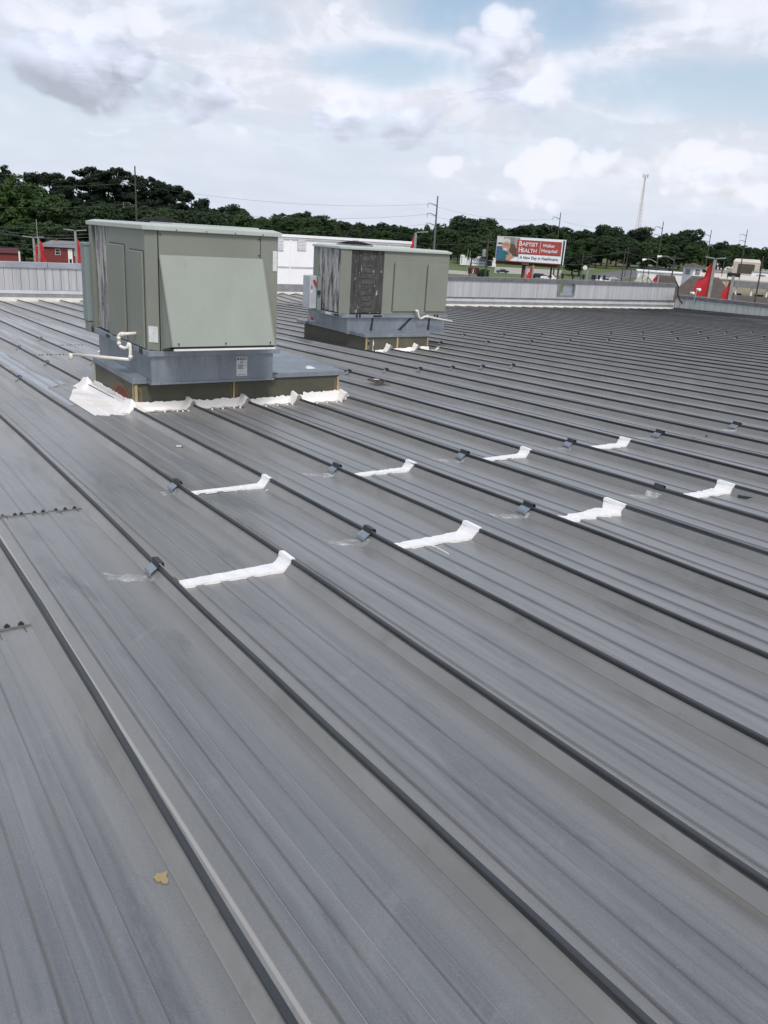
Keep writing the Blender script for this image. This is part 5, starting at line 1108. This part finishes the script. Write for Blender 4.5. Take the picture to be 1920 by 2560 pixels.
cars = [(1532, 693, 322, 'sedan', 'paint_silver', .2, 'silver car half hidden behind the far parapet'), (1257, 667, 330, 'sedan', 'paint_dark', .3, 'dark car parked left under the billboard'), (1346, 672, 300, 'suv', 'paint_dark', -.4, 'dark blue vehicle parked under the billboard'),
        (1375, 676, 290, 'pickup', 'paint_white', 2.9, 'white vehicle under the right half of the billboard'), (1508, 694, 300, 'suv', 'paint_white', .3, 'pale vehicle left of the silver car'), (1160, 667, 480, 'sedan', 'paint_white', .3, 'distant pale car left of the flooring shop'),
        (1619, 655, 470, 'pickup', 'paint_white', .15, 'white vehicle at the wood edge beyond the road'), (1793, 674, 400, 'sedan', 'paint_dark', .9, 'leftmost dark car in the upper car park'), (1802, 680, 360, 'sedan', 'paint_white', .9, 'white car in front of the upper car park row'),
        (1803, 675, 410, 'suv', 'paint_silver', .9, 'silver car in the upper car park, second in the row'), (1815, 677, 405, 'pickup', 'paint_dark', .9, 'dark pickup truck in the upper car park row'), (1826, 677, 410, 'suv', 'paint_dark', .9, 'dark car, fourth in the upper car park row'), (1836, 678, 415, 'sedan', 'paint_silver', .9, 'pale car at the right end of the upper row'),
        (1829, 665, 520, 'pickup', 'paint_white', .2, 'white truck before the small white shed'), (1856, 728, 275, 'sedan', 'paint_white', .5, 'white car behind the small right flag'), (1853, 721, 300, 'suv', 'paint_dark', .5, 'dark car behind the white car by the flag'), (1874, 730, 270, 'sedan', 'paint_silver', .6, 'silver car in the middle of the lower car park'),
        (1889, 725, 285, 'pickup', 'paint_dark', .5, 'black pickup truck in the lower car park'), (1902, 737, 250, 'pickup', 'paint_white', .3, 'white pickup nearest the right edge'), (1912, 667, 430, 'sedan', 'paint_white', .5, 'white car right of the beige canopy'), (1903, 669, 425, 'suv', 'paint_silver', .5, 'silver car beside the beige canopy')]
for (px, py, d, kd, pm_, rz_, lb) in cars:
    key = (kd, pm_)
    if key not in protos: protos[key] = make_car(kd, pm_); c_ = protos[key]
    else: c_ = dup(protos[key])
    g_ = on_ground(px, d, py); c_.location = (g_.x, g_.y, g_.z+.12); c_.rotation_euler = (0, 0, -math.atan2(g_.x, g_.y)+rz_); tag(c_, lb, 'car', 'parked cars in the distance')

# red brick houses at the left
d = 200; rb = gable_house('brick_house', 190, d, 15.0, 9, up(165, 619, d)+11.0, up(165, 603.5, d)+11.0, 'red brick bungalow with grey hipped roof behind the left parapet', ('brick_red', 'shingle_grey'), base=-11.0, hip=.42, ov=.5)
e_ = up(165, 619, d)+11
window(rb, -3.6, e_-1.5, .9, 1.1, 0, (0, 1)); window(rb, .9, e_-1.5, 2.2, 1.1, 0, (2, 0)); m = MB(); m.box(-1.55, -.65, -.05, 0, .3, e_-.3); dr_ = m.build('door', 'white_trim', rb); m = MB(); m.box(-1.35, -.85, -.07, -.05, 1.3, 2.1); m.build('pane', 'glass_dark', dr_)
window(rb, 4.6, e_-1.5, 1.2, 1.1, 0, (1, 0)); m = MB(); m.box(-4, -3.6, 4, 4.4, e_, up(165, 600, d)+11); m.build('chimney', 'brick_red', rb)
gable_house('brick_house', 12, 185, 5.6, 8, up(10, 632, 185)+11.0, up(10, 621, 185)+11.0, 'low dark red house at the far left edge', ('brick_red', 'maroon_roof'), base=-11.0, hip=.2, ov=.3)
pt = thing('white_post', 48.5, 60, 'short white post above the left parapet', 'post', base=-11); m = MB(); m.tube([(0, 0, 0), (0, 0, up(48.5, 629, 60)+11)], .05, 6); m.build('post', 'white_trim', pt)

# cupola building, white low building, brown mansard roofs
d = 158; cz0, cz1 = up(1720, 700, d), up(1720, 668, d); cu = thing('cupola_building', 1719.5, d, 'small white cupola with brown hipped roof and two dark muntin windows', 'building', None, math.radians(-42), 680, -11.0)
hw = 1.12
m = MB(); m.box(-hw, hw, 0, 2*hw, 0, cz1+11); m.build('wall', 'wall_white', cu)
m = MB(); o_ = .42; zz_ = cz1+11.05; m.add([(-hw-o_, -o_, zz_), (hw+o_, -o_, zz_), (hw+o_, 2*hw+o_, zz_), (-hw-o_, 2*hw+o_, zz_), (0, hw, zz_+.75)], [(0, 1, 4), (1, 2, 4), (2, 3, 4), (3, 0, 4), (3, 2, 1, 0)]); m.build('roof', 'shingle_brown', cu)
m = MB(); m.box(-hw-.3, hw+.3, -.3, 2*hw+.3, zz_-.14, zz_-.01); m.build('fascia', 'wall_white', cu)
window(cu, 0, cz0+11+.95, .95, .85, 0, (3, 2), 'wall_white')
m = MB(); m.box(-hw-.06, -hw, hw-.5, hw+.5, cz0+11+.9, cz0+11+1.85); m.build('window', 'glass_dark', cu)
m = MB(); m.box(hw, hw+.04, hw-.5, hw+.5, cz0+11+.95, cz0+11+1.8); wv = m.build('window', 'glass_dark', cu)
for k in range(3): m = MB(); yy_ = hw-.5+(k+1)*.25; m.box(hw+.04, hw+.07, yy_-.02, yy_+.02, cz0+11+.95, cz0+11+1.8); m.build('muntin', 'wall_white', wv)
for k in range(2): m = MB(); q = cz0+11.95+(k+1)*.28; m.box(hw+.04, hw+.07, hw-.5, hw+.5, q-.02, q+.02); m.build('muntin', 'wall_white', wv)
wl = thing('white_building', 1650, 165, 'long low white building in front of the road', 'building', None, .05, 690, -11.0)
h0 = up(1650, 681.5, 165)+11; m = MB(); m.box(-3.9, 5.8, 0, 9, 0, h0); m.build('wall', 'wall_white', wl); m = MB(); m.box(-4.1, 6.0, -.2, 9.2, h0, h0+.18); m.build('roof', 'wall_white', wl)
m = MB(); m.box(-3.5, -2.5, -.03, 0, h0-1.3, h0-.4); m.build('garage_door', 'label_white', wl)
d = 140
def mansard(name, px0, px1, ytop, ybase, d, label, out=2.4, left_in=None, deep=10):
    a_ = at_d(px0, ytop, d); b_ = at_d(px1, ytop+(px1-px0)*.062, d); pz = (a_.z+b_.z)/2; c_ = (a_+b_)/2; wd = (b_-a_).length; az = math.atan2(c_.x, c_.y); r = empty(name, (c_.x, c_.y, -11), label, 'building', 'brown shingled roofs', None, -az)
    zt_ = pz+11; ze = up((px0+px1)/2, ybase, d)+11
    m = MB(); m.box(-wd/2, wd/2, .1, deep, 0, ze+.05); m.build('wall', 'beige', r)
    V = [(-wd/2-out, -out, ze), (wd/2+out, -out, ze), (wd/2+out, deep+out, ze), (-wd/2-out, deep+out, ze), (-wd/2, 0, zt_), (wd/2, 0, zt_), (wd/2, deep, zt_), (-wd/2, deep, zt_)]
    m = MB(); m.add(V, [(0, 1, 5, 4), (1, 2, 6, 5), (2, 3, 7, 6), (3, 0, 4, 7), (4, 5, 6, 7), (3, 2, 1, 0)]); m.build('roof', 'shingle_brown', r); return r
mansard('brown_roofed_building', 1728, 1799, 693, 760, 140, 'building with big brown shingle mansard roof beside the largest flag', 3.6)
mansard('brown_roofed_building', 1640, 1688, 690, 745, 146, 'brown shingle roof in front of the cupola, left part', 1.6)
gp = thing('gabled_porch', 1619, 139, 'small pale gable end left of the brown roofs', 'building', None, .3, 695, -11.0); hg = up(1619, 689, 139)+11
m = MB(); m.slab([(-1.1, 0, hg-1.0), (1.1, 0, hg-1.0), (0, 0, hg)], (0, 3, 0)); m.build('gable', 'beige', gp); m = MB(); m.box(-1.1, 1.1, .05, 3, 0, hg-1.0); m.build('wall', 'wall_white', gp)
m = MB(); m.slab([(-1.25, -.1, hg-1.12), (-1.1, -.1, hg-1.12), (0, -.1, hg-.08), (0, -.1, hg+.06)], (0, .1, 0)); m.slab([(1.25, -.1, hg-1.12), (0, -.1, hg+.06), (0, -.1, hg-.08), (1.1, -.1, hg-1.12)], (0, .1, 0)); m.build('gable_trim', 'white_trim', gp)
lr = thing('brown_roofed_building', 1880, 150, 'long low brown roof at the right edge behind the side parapet', 'building', 'brown shingled roofs', 0, 745, -11.0); hz_ = up(1880, 742, 150)+11
m = MB(); m.box(-3.5, 9, 0, 8, 0, hz_-1.4); m.build('wall', 'beige', lr); m = MB(); m.add([(-5.5, -1.5, hz_-1.7), (12, -1.5, hz_-1.7), (12, 9, hz_-1.7), (-5.5, 9, hz_-1.7), (-3, 3, hz_), (12, 3, hz_)], [(0, 1, 5, 4), (1, 2, 5), (2, 3, 4, 5), (3, 0, 4), (3, 2, 1, 0)]); m.build('roof', 'shingle_brown', lr)
# wide beige roofed store
st = thing('flat_roof_store', 1830, 235, 'wide store with pale beige flat roof right of the cupola', 'building', None, .0, 690, -11.0); hs = up(1830, 699, 235)+11
m = MB(); m.box(-11, 17, 0, 62, 0, hs-.1); m.build('wall', 'beige', st); m = MB(); m.box(-11.3, 17.3, -.3, 62, hs-.1, hs+.12); m.build('roof', 'beige_roof', st)
for k in range(5): m = MB(); m.box(-9+k*5, -7+k*5, -.06, 0, .3, 2.4); m.build('shop_window', 'glass_dark', st)
aw = thing('flat_canopy', 1884, 228, 'dark grey flat canopy over the lower car park', 'canopy', None, .1, 705, -11.0); hs = up(1884, 705, 228)+11
m = MB(); m.box(-4.2, 9, 0, 5, hs-1.5, hs); m.build('canopy_roof', 'mid_grey', aw)
for x in (-3.5, 0, 3.5, 7): m = MB(); m.box(x-.2, x+.2, .5, .9, 0, hs-1.5); m.build('column', 'white_trim', aw)
d = 470; cb = gable_house('open_shed', 1869, d, 12.6, 11, up(1869, 656, d)+7.7, up(1869, 648, d)+7.7, 'beige open fronted metal shed below the trees at right', ('beige', 'beige_roof'), base=-7.7, hip=.12, ov=.1)
m = MB(); m.box(-3.9, 3.9, -.08, .0, 0, up(1869, 660.5, d)+7.7); m.build('opening', 'dark_interior', cb)
d = 500; ws = gable_house('white_shed', 1802, d, 7.2, 9, up(1802, 657, d)+7, up(1802, 653.5, d)+7, 'small white shed behind the largest red flag', ('wall_white', 'wall_white'), base=-7.0, ridge_along='y', ov=.1)
for x in (-1.6, .2, 2.0): m = MB(); m.box(x-.5, x+.5, -.06, 0, 0, 1.9); m.build('door', 'dark_metal', ws)
gable_house('white_shed', 1912, 440, 9, 9, 1.9, 2.5, 'low pale building at the right edge beside the open shed', ('wall_white', 'shingle_grey'), base=-8.3, ov=.1)
bs = thing('pole_sign', 1834, 150, 'black rectangular sign on two legs beside the small flag', 'sign', py=690); z0_, z1_ = up(1834, 692.5, 150)+11, up(1834, 682.5, 150)+11
m = MB(); m.box(-1.0, 1.0, 0, .3, z0_, z1_); m.build('sign_panel', 'black', bs)
for x in (-.9, .9): m = MB(); m.box(x-.07, x+.07, .1, .2, 0, z0_); m.build('sign_post', 'pole_grey', bs)

# lattice mast
d = 700; tp = at_d(1614.3, 437, d); gz = ground_z(tp.x, tp.y); TW = empty('radio_tower', (tp.x, tp.y, gz), 'tall pale lattice radio tower above the trees on the right', 'tower', None, None, -math.atan2(tp.x, tp.y)); H_ = tp.z-gz-1.5
def tw(z): return 3.0*(1-z/H_)**1.1+.45
legs = [(math.cos(a), math.sin(a)) for a in (math.pi/2, math.pi/2+2.094, math.pi/2+4.189)]
for (x, y) in legs: m = MB(); m.tube([(x*tw(z), y*tw(z), z) for z in (0, H_*.25, H_*.5, H_*.75, H_)], [.30, .26, .22, .2, .17], 5); m.build('leg', 'tower_paint', TW)
m = MB(); z = 0; k = 0
while z < H_-1:
    z2 = min(H_, z+max(1.6, tw(z)*1.35))
    for i in range(3):
        a_, b_ = legs[i], legs[(i+1) % 3]; m.tube([(a_[0]*tw(z), a_[1]*tw(z), z), (b_[0]*tw(z2), b_[1]*tw(z2), z2)], .085, 4); m.tube([(b_[0]*tw(z), b_[1]*tw(z), z), (a_[0]*tw(z2), a_[1]*tw(z2), z2)], .085, 4); m.tube([(a_[0]*tw(z2), a_[1]*tw(z2), z2), (b_[0]*tw(z2), b_[1]*tw(z2), z2)], .08, 4)
    z = z2; k += 1
tag(m.build('lattice_bracing', 'tower_paint', TW), kind='stuff')
m = MB(); m.tube([(1.9*math.cos(t_*math.pi/6), 1.9*math.sin(t_*math.pi/6), H_+.1) for t_ in range(13)], .12, 5); m.tube([(1.9*math.cos(t_*math.pi/6), 1.9*math.sin(t_*math.pi/6), H_+1.2) for t_ in range(13)], .08, 5); m.build('top_platform', 'tower_paint', TW)
for k in range(9): a_ = k*2*math.pi/9; m = MB(); m.box(1.9*math.cos(a_)-.16, 1.9*math.cos(a_)+.16, 1.9*math.sin(a_)-.16, 1.9*math.sin(a_)+.16, H_-.4, H_+1.9); m.build('antenna', 'pole_grey', TW)

# ------------------------------------------------------------------ trees
def leaf_cloud(centres, rad, per, size, rng, flat=.75, up_bias=.35):
    """many leaf-sized faces gathered in uneven clumps; returns verts, faces"""
    n = len(centres); tot = int(n*per); idx = np.repeat(np.arange(n), per)
    d = rng.normal(size=(tot, 3)); d /= np.linalg.norm(d, axis=1)[:, None]; rr = rng.uniform(.35, 1, tot)**.6
    c = centres[idx]+d*rr[:, None]*rad[idx][:, None]*np.array([1, 1, flat])
    nrm = d+rng.normal(size=(tot, 3))*.55+np.array([0, 0, up_bias]); nrm /= np.linalg.norm(nrm, axis=1)[:, None]
    t1 = np.cross(nrm, rng.normal(size=(tot, 3))); t1 /= np.linalg.norm(t1, axis=1)[:, None]; t2 = np.cross(nrm, t1)
    s_ = size*rng.uniform(.55, 1.3, tot)[:, None]
    q = np.stack([c-t1*s_*.5-t2*s_*.22, c+t1*s_*.1-t2*s_*.5, c+t1*s_*.6+t2*s_*.1, c-t1*s_*.1+t2*s_*.5], 1)
    return q.reshape(-1, 3), tot
def quads_mesh(name, V, tot, mat):
    me = bpy.data.meshes.new(name); me.vertices.add(tot*4); me.vertices.foreach_set('co', V.astype(np.float32).ravel()); me.loops.add(tot*4); me.loops.foreach_set('vertex_index', np.arange(tot*4, dtype=np.int32))
    me.polygons.add(tot); me.polygons.foreach_set('loop_start', np.arange(0, tot*4, 4, dtype=np.int32)); me.materials.append(MATS[mat]); me.update(calc_edges=True); return me
def tree_proto(kind, seed, mat, per=34, size=.55):
    """unit: height 20 m; crown and trunk meshes"""
    rng = np.random.default_rng(seed); H = 20.; C = []; R = []
    m = MB(); lean = rng.uniform(-.4, .4, 2)
    if kind == 'broad':
        lobes = [(rng.uniform(-3.4, 3.4), rng.uniform(-3.4, 3.4), rng.uniform(6, 16.5), rng.uniform(2.2, 3.6)) for _ in range(13)]+[(0, 0, 15.5, 3.4), (0, 0, 10, 4.2)]
        for (x, y, z, r) in lobes:
            k = math.hypot(x, y); lim = 4.6*math.sqrt(max(.1, 1-((z-9.5)/9.5)**2))
            if k > lim: x *= lim/k; y *= lim/k
            for _ in range(int(9*r)):
                dd = rng.normal(size=3); dd /= np.linalg.norm(dd); C.append((x+dd[0]*r*.85, y+dd[1]*r*.85, z+dd[2]*r*.75)); R.append(rng.uniform(.6, 1.25))
        m.tube([(0, 0, -1), (lean[0]*.3, lean[1]*.3, 5), (lean[0], lean[1], 13)], [.55, .42, .15], 8)
        for (x, y, z, r) in lobes[:8]: m.tube([(lean[0]*.4, lean[1]*.4, max(3, z-6)), (x*.6, y*.6, z-1.5), (x, y, z)], [.2, .13, .05], 5)
    elif kind == 'pine':
        m.tube([(0, 0, -1), (lean[0], lean[1], 8), (lean[0]*1.6, lean[1]*1.6, 14), (lean[0]*1.2, lean[1]*1.2, 19)], [.38, .30, .2, .07], 8)
        nb = 21
        for b in range(nb):
            t_ = rng.uniform(0, 1)**.7; z = 8.0+11*t_; ln = (4.2*(1-((t_-.45)/.75)**2)+.6)*rng.uniform(.55, 1.15); a = rng.uniform(0, 2*math.pi); ex, ey = ln*math.cos(a), ln*math.sin(a)
            m.tube([(lean[0], lean[1], z-.8), (lean[0]+ex*.6, lean[1]+ey*.6, z), (lean[0]+ex, lean[1]+ey, z+.5)], [.09, .06, .03], 4)
            for k in range(int(3+ln*1.7)):
                f = rng.uniform(.35, 1.08); C.append((lean[0]+ex*f+rng.normal()*.45, lean[1]+ey*f+rng.normal()*.45, z+.35+rng.normal()*.35)); R.append(rng.uniform(.5, 1.15))
        for k in range(8): C.append((lean[0]*1.2+rng.normal()*.7, lean[1]*1.2+rng.normal()*.7, 19+rng.normal()*.6)); R.append(.7)
    else:   # slim, tall oval
        for _ in range(230):
            z = rng.uniform(2.5, 19.2); lim = 3.1*math.sin(math.pi*min(1, (z+1.2)/21))**.7*(1+.22*math.sin(z*2.3+seed)); a = rng.uniform(0, 2*math.pi); q = lim*rng.uniform(.4, 1)
            C.append((q*math.cos(a), q*math.sin(a), z)); R.append(rng.uniform(.6, 1.2))
        m.tube([(0, 0, -1), (0, 0, 17)], [.35, .08], 7)
    C = np.array(C); R = np.array(R); V, tot = leaf_cloud(C, R, per, size, rng, .7); crown = quads_mesh('crown', V, tot, mat)
    me = bpy.data.meshes.new('trunk'); me.from_pydata(m.v, [], m.f); me.materials.append(MATS['bark']); return crown, me
PROT = {'broad_dark': [tree_proto('broad', s_, 'leaf_dark', 46, .46) for s_ in (1, 2, 3)], 'broad_mid': [tree_proto('broad', s_, 'leaf_mid', 46, .46) for s_ in (4, 5, 6)], 'broad_light': [tree_proto('broad', s_, 'leaf_light', 50, .42) for s_ in (7,)],
        'pine': [tree_proto('pine', s_, 'leaf_pine', 80, .34) for s_ in (8, 9, 10, 11)], 'slim': [tree_proto('slim', s_, 'leaf_mid', 24, .6) for s_ in (12, 13)]}
TR = random.Random(77)
def plant(kind, px, ytop, dist, label, group, wide=1.0):
    p = at_d(px, ytop, dist); b = Vector((p.x, p.y, ground_z(p.x, p.y))); h = p.z-b.z; cr, tk = TR.choice(PROT[kind]); k = h/19.6; r = empty({'pine': 'pine_tree'}.get(kind, 'tree'), b, label, 'tree', group); r.rotation_euler = (0, 0, TR.uniform(0, 6.28)); r.scale = (k*wide, k*wide, k)
    for nm, me in (('crown', cr), ('trunk', tk)): o = bpy.data.objects.new(nm, me); COL.objects.link(o); o.parent = r
    return r
G1, G2, G3 = 'trees in the tall stand at the left', 'trees along the far skyline', 'trees filling the slope below the skyline'
# left stand: skyline pines with broadleaved trees in front
left = [(8, 428, 'pine', 1.1), (72, 432, 'pine', 1.0), (118, 434, 'pine', 1.05), (150, 448, 'pine', .9), (183, 446, 'pine', 1.0), (232, 422, 'pine', 1.25), (262, 430, 'pine', 1.15), (296, 424, 'pine', 1.2), (345, 440, 'pine', 1.1), (372, 446, 'pine', 1.0), (402, 455, 'pine', 1.0), (438, 466, 'pine', 1.1), (473, 480, 'pine', 1.0), (505, 497, 'pine', .9)]
for i, (x, y, k, wd) in enumerate(left): plant(k, x, y, 245+TR.uniform(-8, 8), f'tall dark pine on the left skyline, {ORD[i]} from the left', G1, wd)
lf = [(-30, 440, 'broad_light', 1.0), (38, 430, 'broad_light', .95), (95, 455, 'broad_light', .85), (140, 478, 'broad_mid', 1.0), (205, 505, 'broad_dark', 1.1), (255, 500, 'broad_dark', 1.1), (310, 500, 'broad_dark', 1.1), (360, 505, 'broad_dark', 1.1), (405, 512, 'broad_mid', 1.1), (450, 512, 'broad_dark', 1.1), (495, 520, 'broad_dark', 1.1), (530, 522, 'broad_dark', 1.0), (-80, 450, 'broad_mid', 1.1)]
for i, (x, y, k, wd) in enumerate(lf): plant(k, x, y, 222+TR.uniform(-6, 6), f'{"light green" if "light" in k else "dark green"} leafy tree before the left pines, {ordn(i)} of that row', G1, wd*1.05)
lg = [(x, 555+TR.uniform(-8, 12), TR.choice(['broad_dark', 'broad_mid']), 1.5) for x in range(-40, 560, 46)]
for i, (x, y, k, wd) in enumerate(lg): plant(k, x, y, 214+TR.uniform(-4, 4), f'low bushy tree at the foot of the left stand, {ordn(i)} from the left', G1, wd)
sky_ = [(545, 520, 'broad_dark', .9, 300), (588, 506, 'broad_dark', 1.15, 300), (625, 535, 'broad_dark', 1.0, 360), (660, 540, 'broad_mid', 1.0, 400), (698, 534, 'broad_mid', 1.0, 420), (730, 530, 'broad_dark', 1.1, 420), (765, 522, 'broad_dark', 1.1, 430), (800, 533, 'broad_dark', 1, 430), (832, 544, 'broad_mid', 1, 440), (866, 549, 'broad_dark', 1, 450), (900, 553, 'broad_dark', 1, 450), (930, 558, 'broad_dark', 1, 470), (955, 551, 'broad_dark', 1, 470), (985, 557, 'broad_dark', 1.1, 480), (1012, 563, 'broad_mid', 1, 480), (1040, 566, 'broad_mid', 1, 480), (1068, 562, 'slim', 1, 480), (1095, 559, 'slim', 1, 480), (1118, 563, 'broad_mid', 1, 470), (1128, 560, 'slim', 1, 470),
        (1158, 532, 'broad_dark', 1.15, 440), (1182, 541, 'broad_dark', 1.1, 440), (1222, 541, 'broad_dark', 1.15, 440), (1248, 562, 'broad_dark', .9, 460), (1275, 566, 'broad_dark', 1, 480), (1302, 558, 'broad_dark', 1, 480), (1330, 556, 'broad_mid', 1, 480), (1356, 556, 'broad_dark', 1, 480), (1385, 556, 'broad_dark', 1.1, 480), (1412, 562, 'broad_dark', 1.1, 480), (1438, 580, 'broad_dark', .9, 490), (1462, 568, 'broad_dark', 1, 490), (1484, 574, 'broad_dark', .9, 490),
        (1515, 557, 'broad_dark', 1.1, 480), (1540, 563, 'broad_dark', 1.1, 480), (1572, 582, 'broad_dark', 1, 490), (1602, 562, 'broad_dark', 1.15, 480), (1632, 588, 'broad_mid', 1, 490), (1668, 578, 'broad_mid', .9, 500), (1688, 580, 'broad_mid', .9, 500), (1724, 566, 'broad_dark', 1.1, 490), (1752, 596, 'broad_dark', 1, 510), (1780, 607, 'broad_mid', 1, 530), (1812, 598, 'broad_dark', .9, 520), (1838, 608, 'broad_mid', 1, 530), (1865, 610, 'broad_mid', 1, 540), (1893, 617, 'broad_mid', 1, 550), (1915, 614, 'broad_mid', .8, 560), (1940, 622, 'broad_mid', 1, 560), (1975, 628, 'broad_mid', 1, 560)]
for i, (x, y, k, wd, d_) in enumerate(sky_): plant(k, x, y, d_+TR.uniform(-8, 8), f'{"dark" if "dark" in k else "mid green"} tree on the far skyline, {ordn(i)} from the left', G2, wd*1.15)
i = 0
for row, (dy_, dd, st_) in enumerate([(20, 28, 34), (42, 48, 40), (62, 66, 46)]):
    for x in range(560+row*13, 1960, st_):
        j = min(range(len(sky_)), key=lambda q: abs(sky_[q][0]-x)); ys = np.interp(x, [q[0] for q in sky_], [q[1] for q in sky_]); d_ = np.interp(x, [q[0] for q in sky_], [q[4] for q in sky_])-dd*1.2
        if x > 1490 and row == 2: continue
        if x > 1500 and row == 1: dy_2 = 36
        else: dy_2 = dy_
        plant(TR.choice(['broad_dark', 'broad_dark', 'broad_mid', 'broad_mid', 'slim']), x+TR.uniform(-9, 9), ys+dy_2+TR.uniform(-7, 7), d_, f'leafy tree on the wooded slope, {("upper", "middle", "lower")[row]} row, {ordn(i % 48)} along', G3, 1.35); i += 1
    i = 0
plant('broad_dark', 1455, 624, 345, 'large rounded very dark tree right of the billboard', None, 1.75); plant('broad_dark', 1436, 632, 350, 'dark rounded tree touching the billboard edge', None, 1.6)
plant('broad_dark', 1752, 668, 300, 'dark bush behind the cupola building', None, 1.3); plant('broad_mid', 1738, 676, 260, 'low green bush right of the cupola', None, 1.3); plant('broad_mid', 1208, 670, 220, 'green bush right of the black letter sign', None, 1.1)
# the wood continuing behind, one mass
rng = np.random.default_rng(5); C = []; R = []
for x in np.linspace(-120, 2050, 900):
    if x < 560: d_ = 268+rng.uniform(0, 25); ys = np.interp(x, [-120, 230, 480, 560], [515, 515, 530, 545]); 
    else: d_ = 560+rng.uniform(0, 40); ys = np.interp(x, [q[0] for q in sky_], [q[1] for q in sky_])+15
    pt_ = at_d(x, ys, d_); gz = ground_z(pt_.x, pt_.y)
    for k in range(5): C.append((pt_.x+rng.normal()*2, pt_.y+rng.normal()*2, gz+(pt_.z-gz)*rng.uniform(.1, 1))); R.append(rng.uniform(2.0, 3.2))
V, tot = leaf_cloud(np.array(C), np.array(R), 26, 1.5, rng); o = bpy.data.objects.new('distant_wood', quads_mesh('distant_wood', V, tot, 'leaf_dark')); COL.objects.link(o); tag(o, 'dark mass of woodland continuing behind the skyline trees', None, None, 'stuff')
